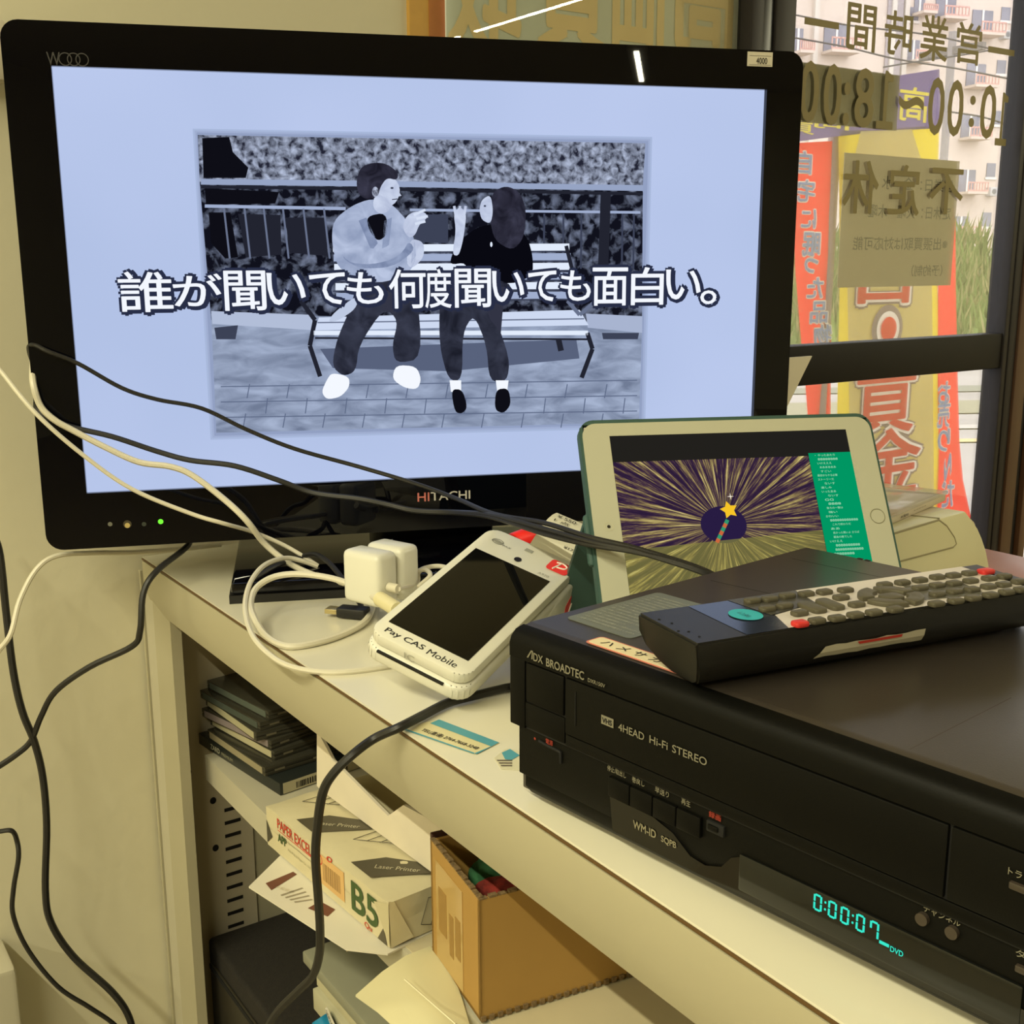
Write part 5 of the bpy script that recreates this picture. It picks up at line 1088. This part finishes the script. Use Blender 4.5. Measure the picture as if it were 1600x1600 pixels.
def blob(M, pts, r, m, nm, lab):
    g = G(); bm = bmesh.new(); bmesh.ops.create_icosphere(bm, subdivisions=4, radius=1)
    for v in bm.verts:
        d = v.co.copy(); k_ = 1+0.22*noise.noise(d*2.1+Vector((r*100, 0, 0)))+0.07*noise.noise(d*7); v.co = Vector((d.x*r, d.y*r*1.6, d.z*r*0.9))*k_
    g.frombm(bm, m, True); g.build(nm, M=MX @ Matrix.Translation(pts), label=lab, cat='toy')
blob(MX, (0.060, 0.055, 0.060), 0.032, mat('crimson_plush', (120, 34, 26), 0.9, var=0.5, scale=120, bump=0.6, bscale=300), 'plush_toy', 'dark red fabric bundle in the cardboard box')
blob(MX, (0.030, 0.055, 0.074), 0.020, mat('green_plush', (44, 96, 60), 0.8, var=0.4, scale=60), 'plush_toy', 'green fabric bundle in the cardboard box')
g = G(); g.box(-0.006, -0.0008, 0.002, 0.16, 0.0, BH+0.005, K((54, 26, 18), .5), 0.001); g.build('dark_book', M=MX, label='thin dark maroon book squeezed left of the cardboard box', cat='book')

# ------------------------------------------------------------------ loose envelopes drooping off the shelf
def sheet(name, rows, m, label, cat, th=0.0012):
    g = G(); n = len(rows[0]); vs = [Vector(p) for r in rows for p in r]; R_ = len(rows)
    fs = [(r*n+c, r*n+c+1, (r+1)*n+c+1, (r+1)*n+c) for r in range(R_-1) for c in range(n-1)]
    k = len(vs); low = [v-Vector((0, 0, th)) for v in vs]
    g.add(vs+low, fs+[tuple(k+i for i in f[::-1]) for f in fs], m, True)
    return g.build(name, label=label, cat=cat)
zA = SZ+0.003
rows = [[onz(zA+0.001, 672, 1478), onz(zA+0.002, 700, 1500), onz(zA, 722, 1560), onz(zA-0.002, 745, 1640)],
        [onz(zA+0.001, 634, 1493), onz(zA+0.006, 660, 1530), onz(zA+0.005, 690, 1580), onz(zA, 716, 1650)],
        [onz(zA-0.004, 597, 1518), onz(zA+0.001, 630, 1555), onz(zA+0.001, 660, 1600), onz(zA-0.004, 690, 1660)],
        [onz(zA-0.016, 555, 1555), onz(zA-0.013, 590, 1580), onz(zA-0.012, 625, 1612), onz(zA-0.012, 660, 1665)]]
sheet('envelope', rows, mat('cream_envelope', (212, 204, 164), 0.6, var=0.02), 'large cream envelope drooping over the shelf edge beside the cardboard box', 'envelope')
g = G(); g.tube([onz(zA+0.009, 632, 1530), onz(zA+0.009, 712, 1600)], 0.0007, K((232, 224, 190), .5), 5, smoothpath=False); g.build('envelope_fold', bpy.data.objects['envelope'])
g = G(); q = [onz(SZ+0.0015, *p) for p in ((664, 1484), (684, 1475), (720, 1500), (716, 1560), (694, 1524), (676, 1518))]
g.prism([(v.x, v.y, SZ+0.0002) for v in q], (0, 0, 0.0012), K((160, 122, 58), .7)); g.build('kraft_envelope', label='brown kraft envelope edge tucked under the cardboard box', cat='envelope')
g = G(); q = [(0.46, 0.052), (0.66, 0.060), (0.90, 0.062), (0.90, 0.28), (0.50, 0.30)]
g.prism([(x, y, SZ+0.0001) for x, y in q], (0, 0, 0.0009), K((196, 184, 150), .8)); g.build('loose_sheet', label='pale paper sheet lying flat under the cardboard box', cat='paper')
q = [onz(SZ+0.004, *p) for p in ((905, 1590), (935, 1584), (960, 1600), (900, 1625))]
# folders below
random.seed(11); z = -0.489; i = 0
cols_ = [(186, 180, 150), (198, 192, 164), (176, 172, 146)]
ids = ['lowest', 'second from bottom', 'third from bottom', 'fourth from bottom', 'fifth from bottom', 'sixth from bottom', 'seventh from bottom', 'eighth from bottom']
hs = [0.026, 0.022, 0.024, 0.020, 0.024, 0.022, 0.024]
for i, h in enumerate(hs):
    jx = random.uniform(-0.006, 0.006)+0.012*(6-i)/6; jy = random.uniform(-0.004, 0.006)
    g = G(); g.box(0.352+jx, 0.60+jx, 0.030+jy, 0.30, 0, h, K(cols_[i % 3], .8), 0.001)
    for k in range(3): g.box(0.3515+jx, 0.352+jx, 0.032+jy, 0.29, h*(k+.6)/4, h*(k+.6)/4+0.001, K((120, 114, 92), .8))
    g.build('paper_bundle', M=Matrix.Translation((0, 0, z)), label='white bundle of documents on the lower shelf, %s in the pile' % ids[i], cat='documents', group='document bundles on the lower shelf'); z += h+0.0002
g = G(); g.box(0.340, 0.61, 0.024, 0.30, 0, 0.012, mat('grey_folder', (134, 134, 116), 0.6, var=0.03), 0.002); g.build('folder', M=Matrix.Translation((0, 0, z)), label='grey green folder on top of the document pile below the ream', cat='folder')
t = thing('bundle_tag', Matrix.Translation(at(500, 1590, 1.045)), 'blue and white plastic tag at the front of the document pile', 'tag')
g = G(); g.cyl((0, 0, 0), (0.012, 0.004, -0.014), 0.0085, mat('blue_plastic', (16, 130, 176), 0.4), 18); g.build('blue_cap', t)
g = G(); o_ = at(508, 1575, 1.043)-t.matrix_world.translation; g.prism([o_, o_+Vector((0.022, 0.0, -0.012)), o_+Vector((0.024, 0, -0.040)), o_+Vector((0.002, 0, -0.030))], (0, 0.002, 0), paperm); g.text('SERIAL', o_+Vector((0.001, -0.0006, -0.003)), Vector((0.87, 0, -0.5)), Vector((0.4, 0, 0.9)), 0.019, 0.004, K((80, 80, 80), .6)); g.build('paper_tab', t)

# ------------------------------------------------------------------ black speaker box on the cabinet floor
t = thing('black_box', Matrix.Translation((0.0, 0.045, -0.81)), 'black box with flat felt-like top standing at the bottom left of the cabinet', 'box')
g = G(); g.box(0, 0.335, 0, 0.33, 0, 0.325, mat('black_felt', (30, 26, 20), 0.85, var=0.25, scale=160, bump=0.3, bscale=500), 0.006, 3); g.build('box_shell', t)
g = G(); g.box(0.014, 0.32, -0.003, 0.0, 0.02, 0.300, mat('box_front', (46, 42, 32), 0.5, var=0.1), 0.002); g.build('front_panel', t)
g = G(); g.box(0.014, 0.32, -0.004, -0.001, 0.292, 0.298, slot); g.build('front_groove', t)

# ------------------------------------------------------------------ sub-parts: hang details under the part they sit on
NEST = {'television': {'bezel': ('control_knob', 'knob_cap', 'power_light', 'maker_lettering', 'series_lettering', 'price_sticker'), 'screen': ('video_picture', 'caption_lettering')},
        'tablet': {'tablet_body': ('home_button', 'camera_lens'), 'screen': ('game_picture', 'chat_column')},
        'payment_terminal': {'face_plate': ('screen', 'camera_lens', 'face_lettering'), 'lower_body': ('card_slot', 'chip_mark')},
        'video_recorder': {'front_fascia': ('front_lettering', 'power_bracket', 'transport_button', 'record_button', 'channel_button', 'bar_button', 'window_lettering'), 'display_window': ('clock_digits',), 'casing': ('top_groove', 'mould_line', 'rear_vent', 'grey_label', 'name_sticker')},
        'remote_control': {'remote_body': ('keypad_label', 'round_sticker', 'torn_sticker', 'speaker_hole')},
        'paper_ream': {'wrapped_block': ('wrapper_lettering', 'wrapper_drawings', 'end_fold')},
        'printer': {'side_cover': ('panel_groove', 'access_panel')}}
for top, d in NEST.items():
    T = bpy.data.objects[top]
    for host, kids in d.items():
        H = [c for c in T.children if c.name.split('.')[0] == host][0]
        for c in list(T.children):
            if c.name.split('.')[0] in kids: c.parent = H
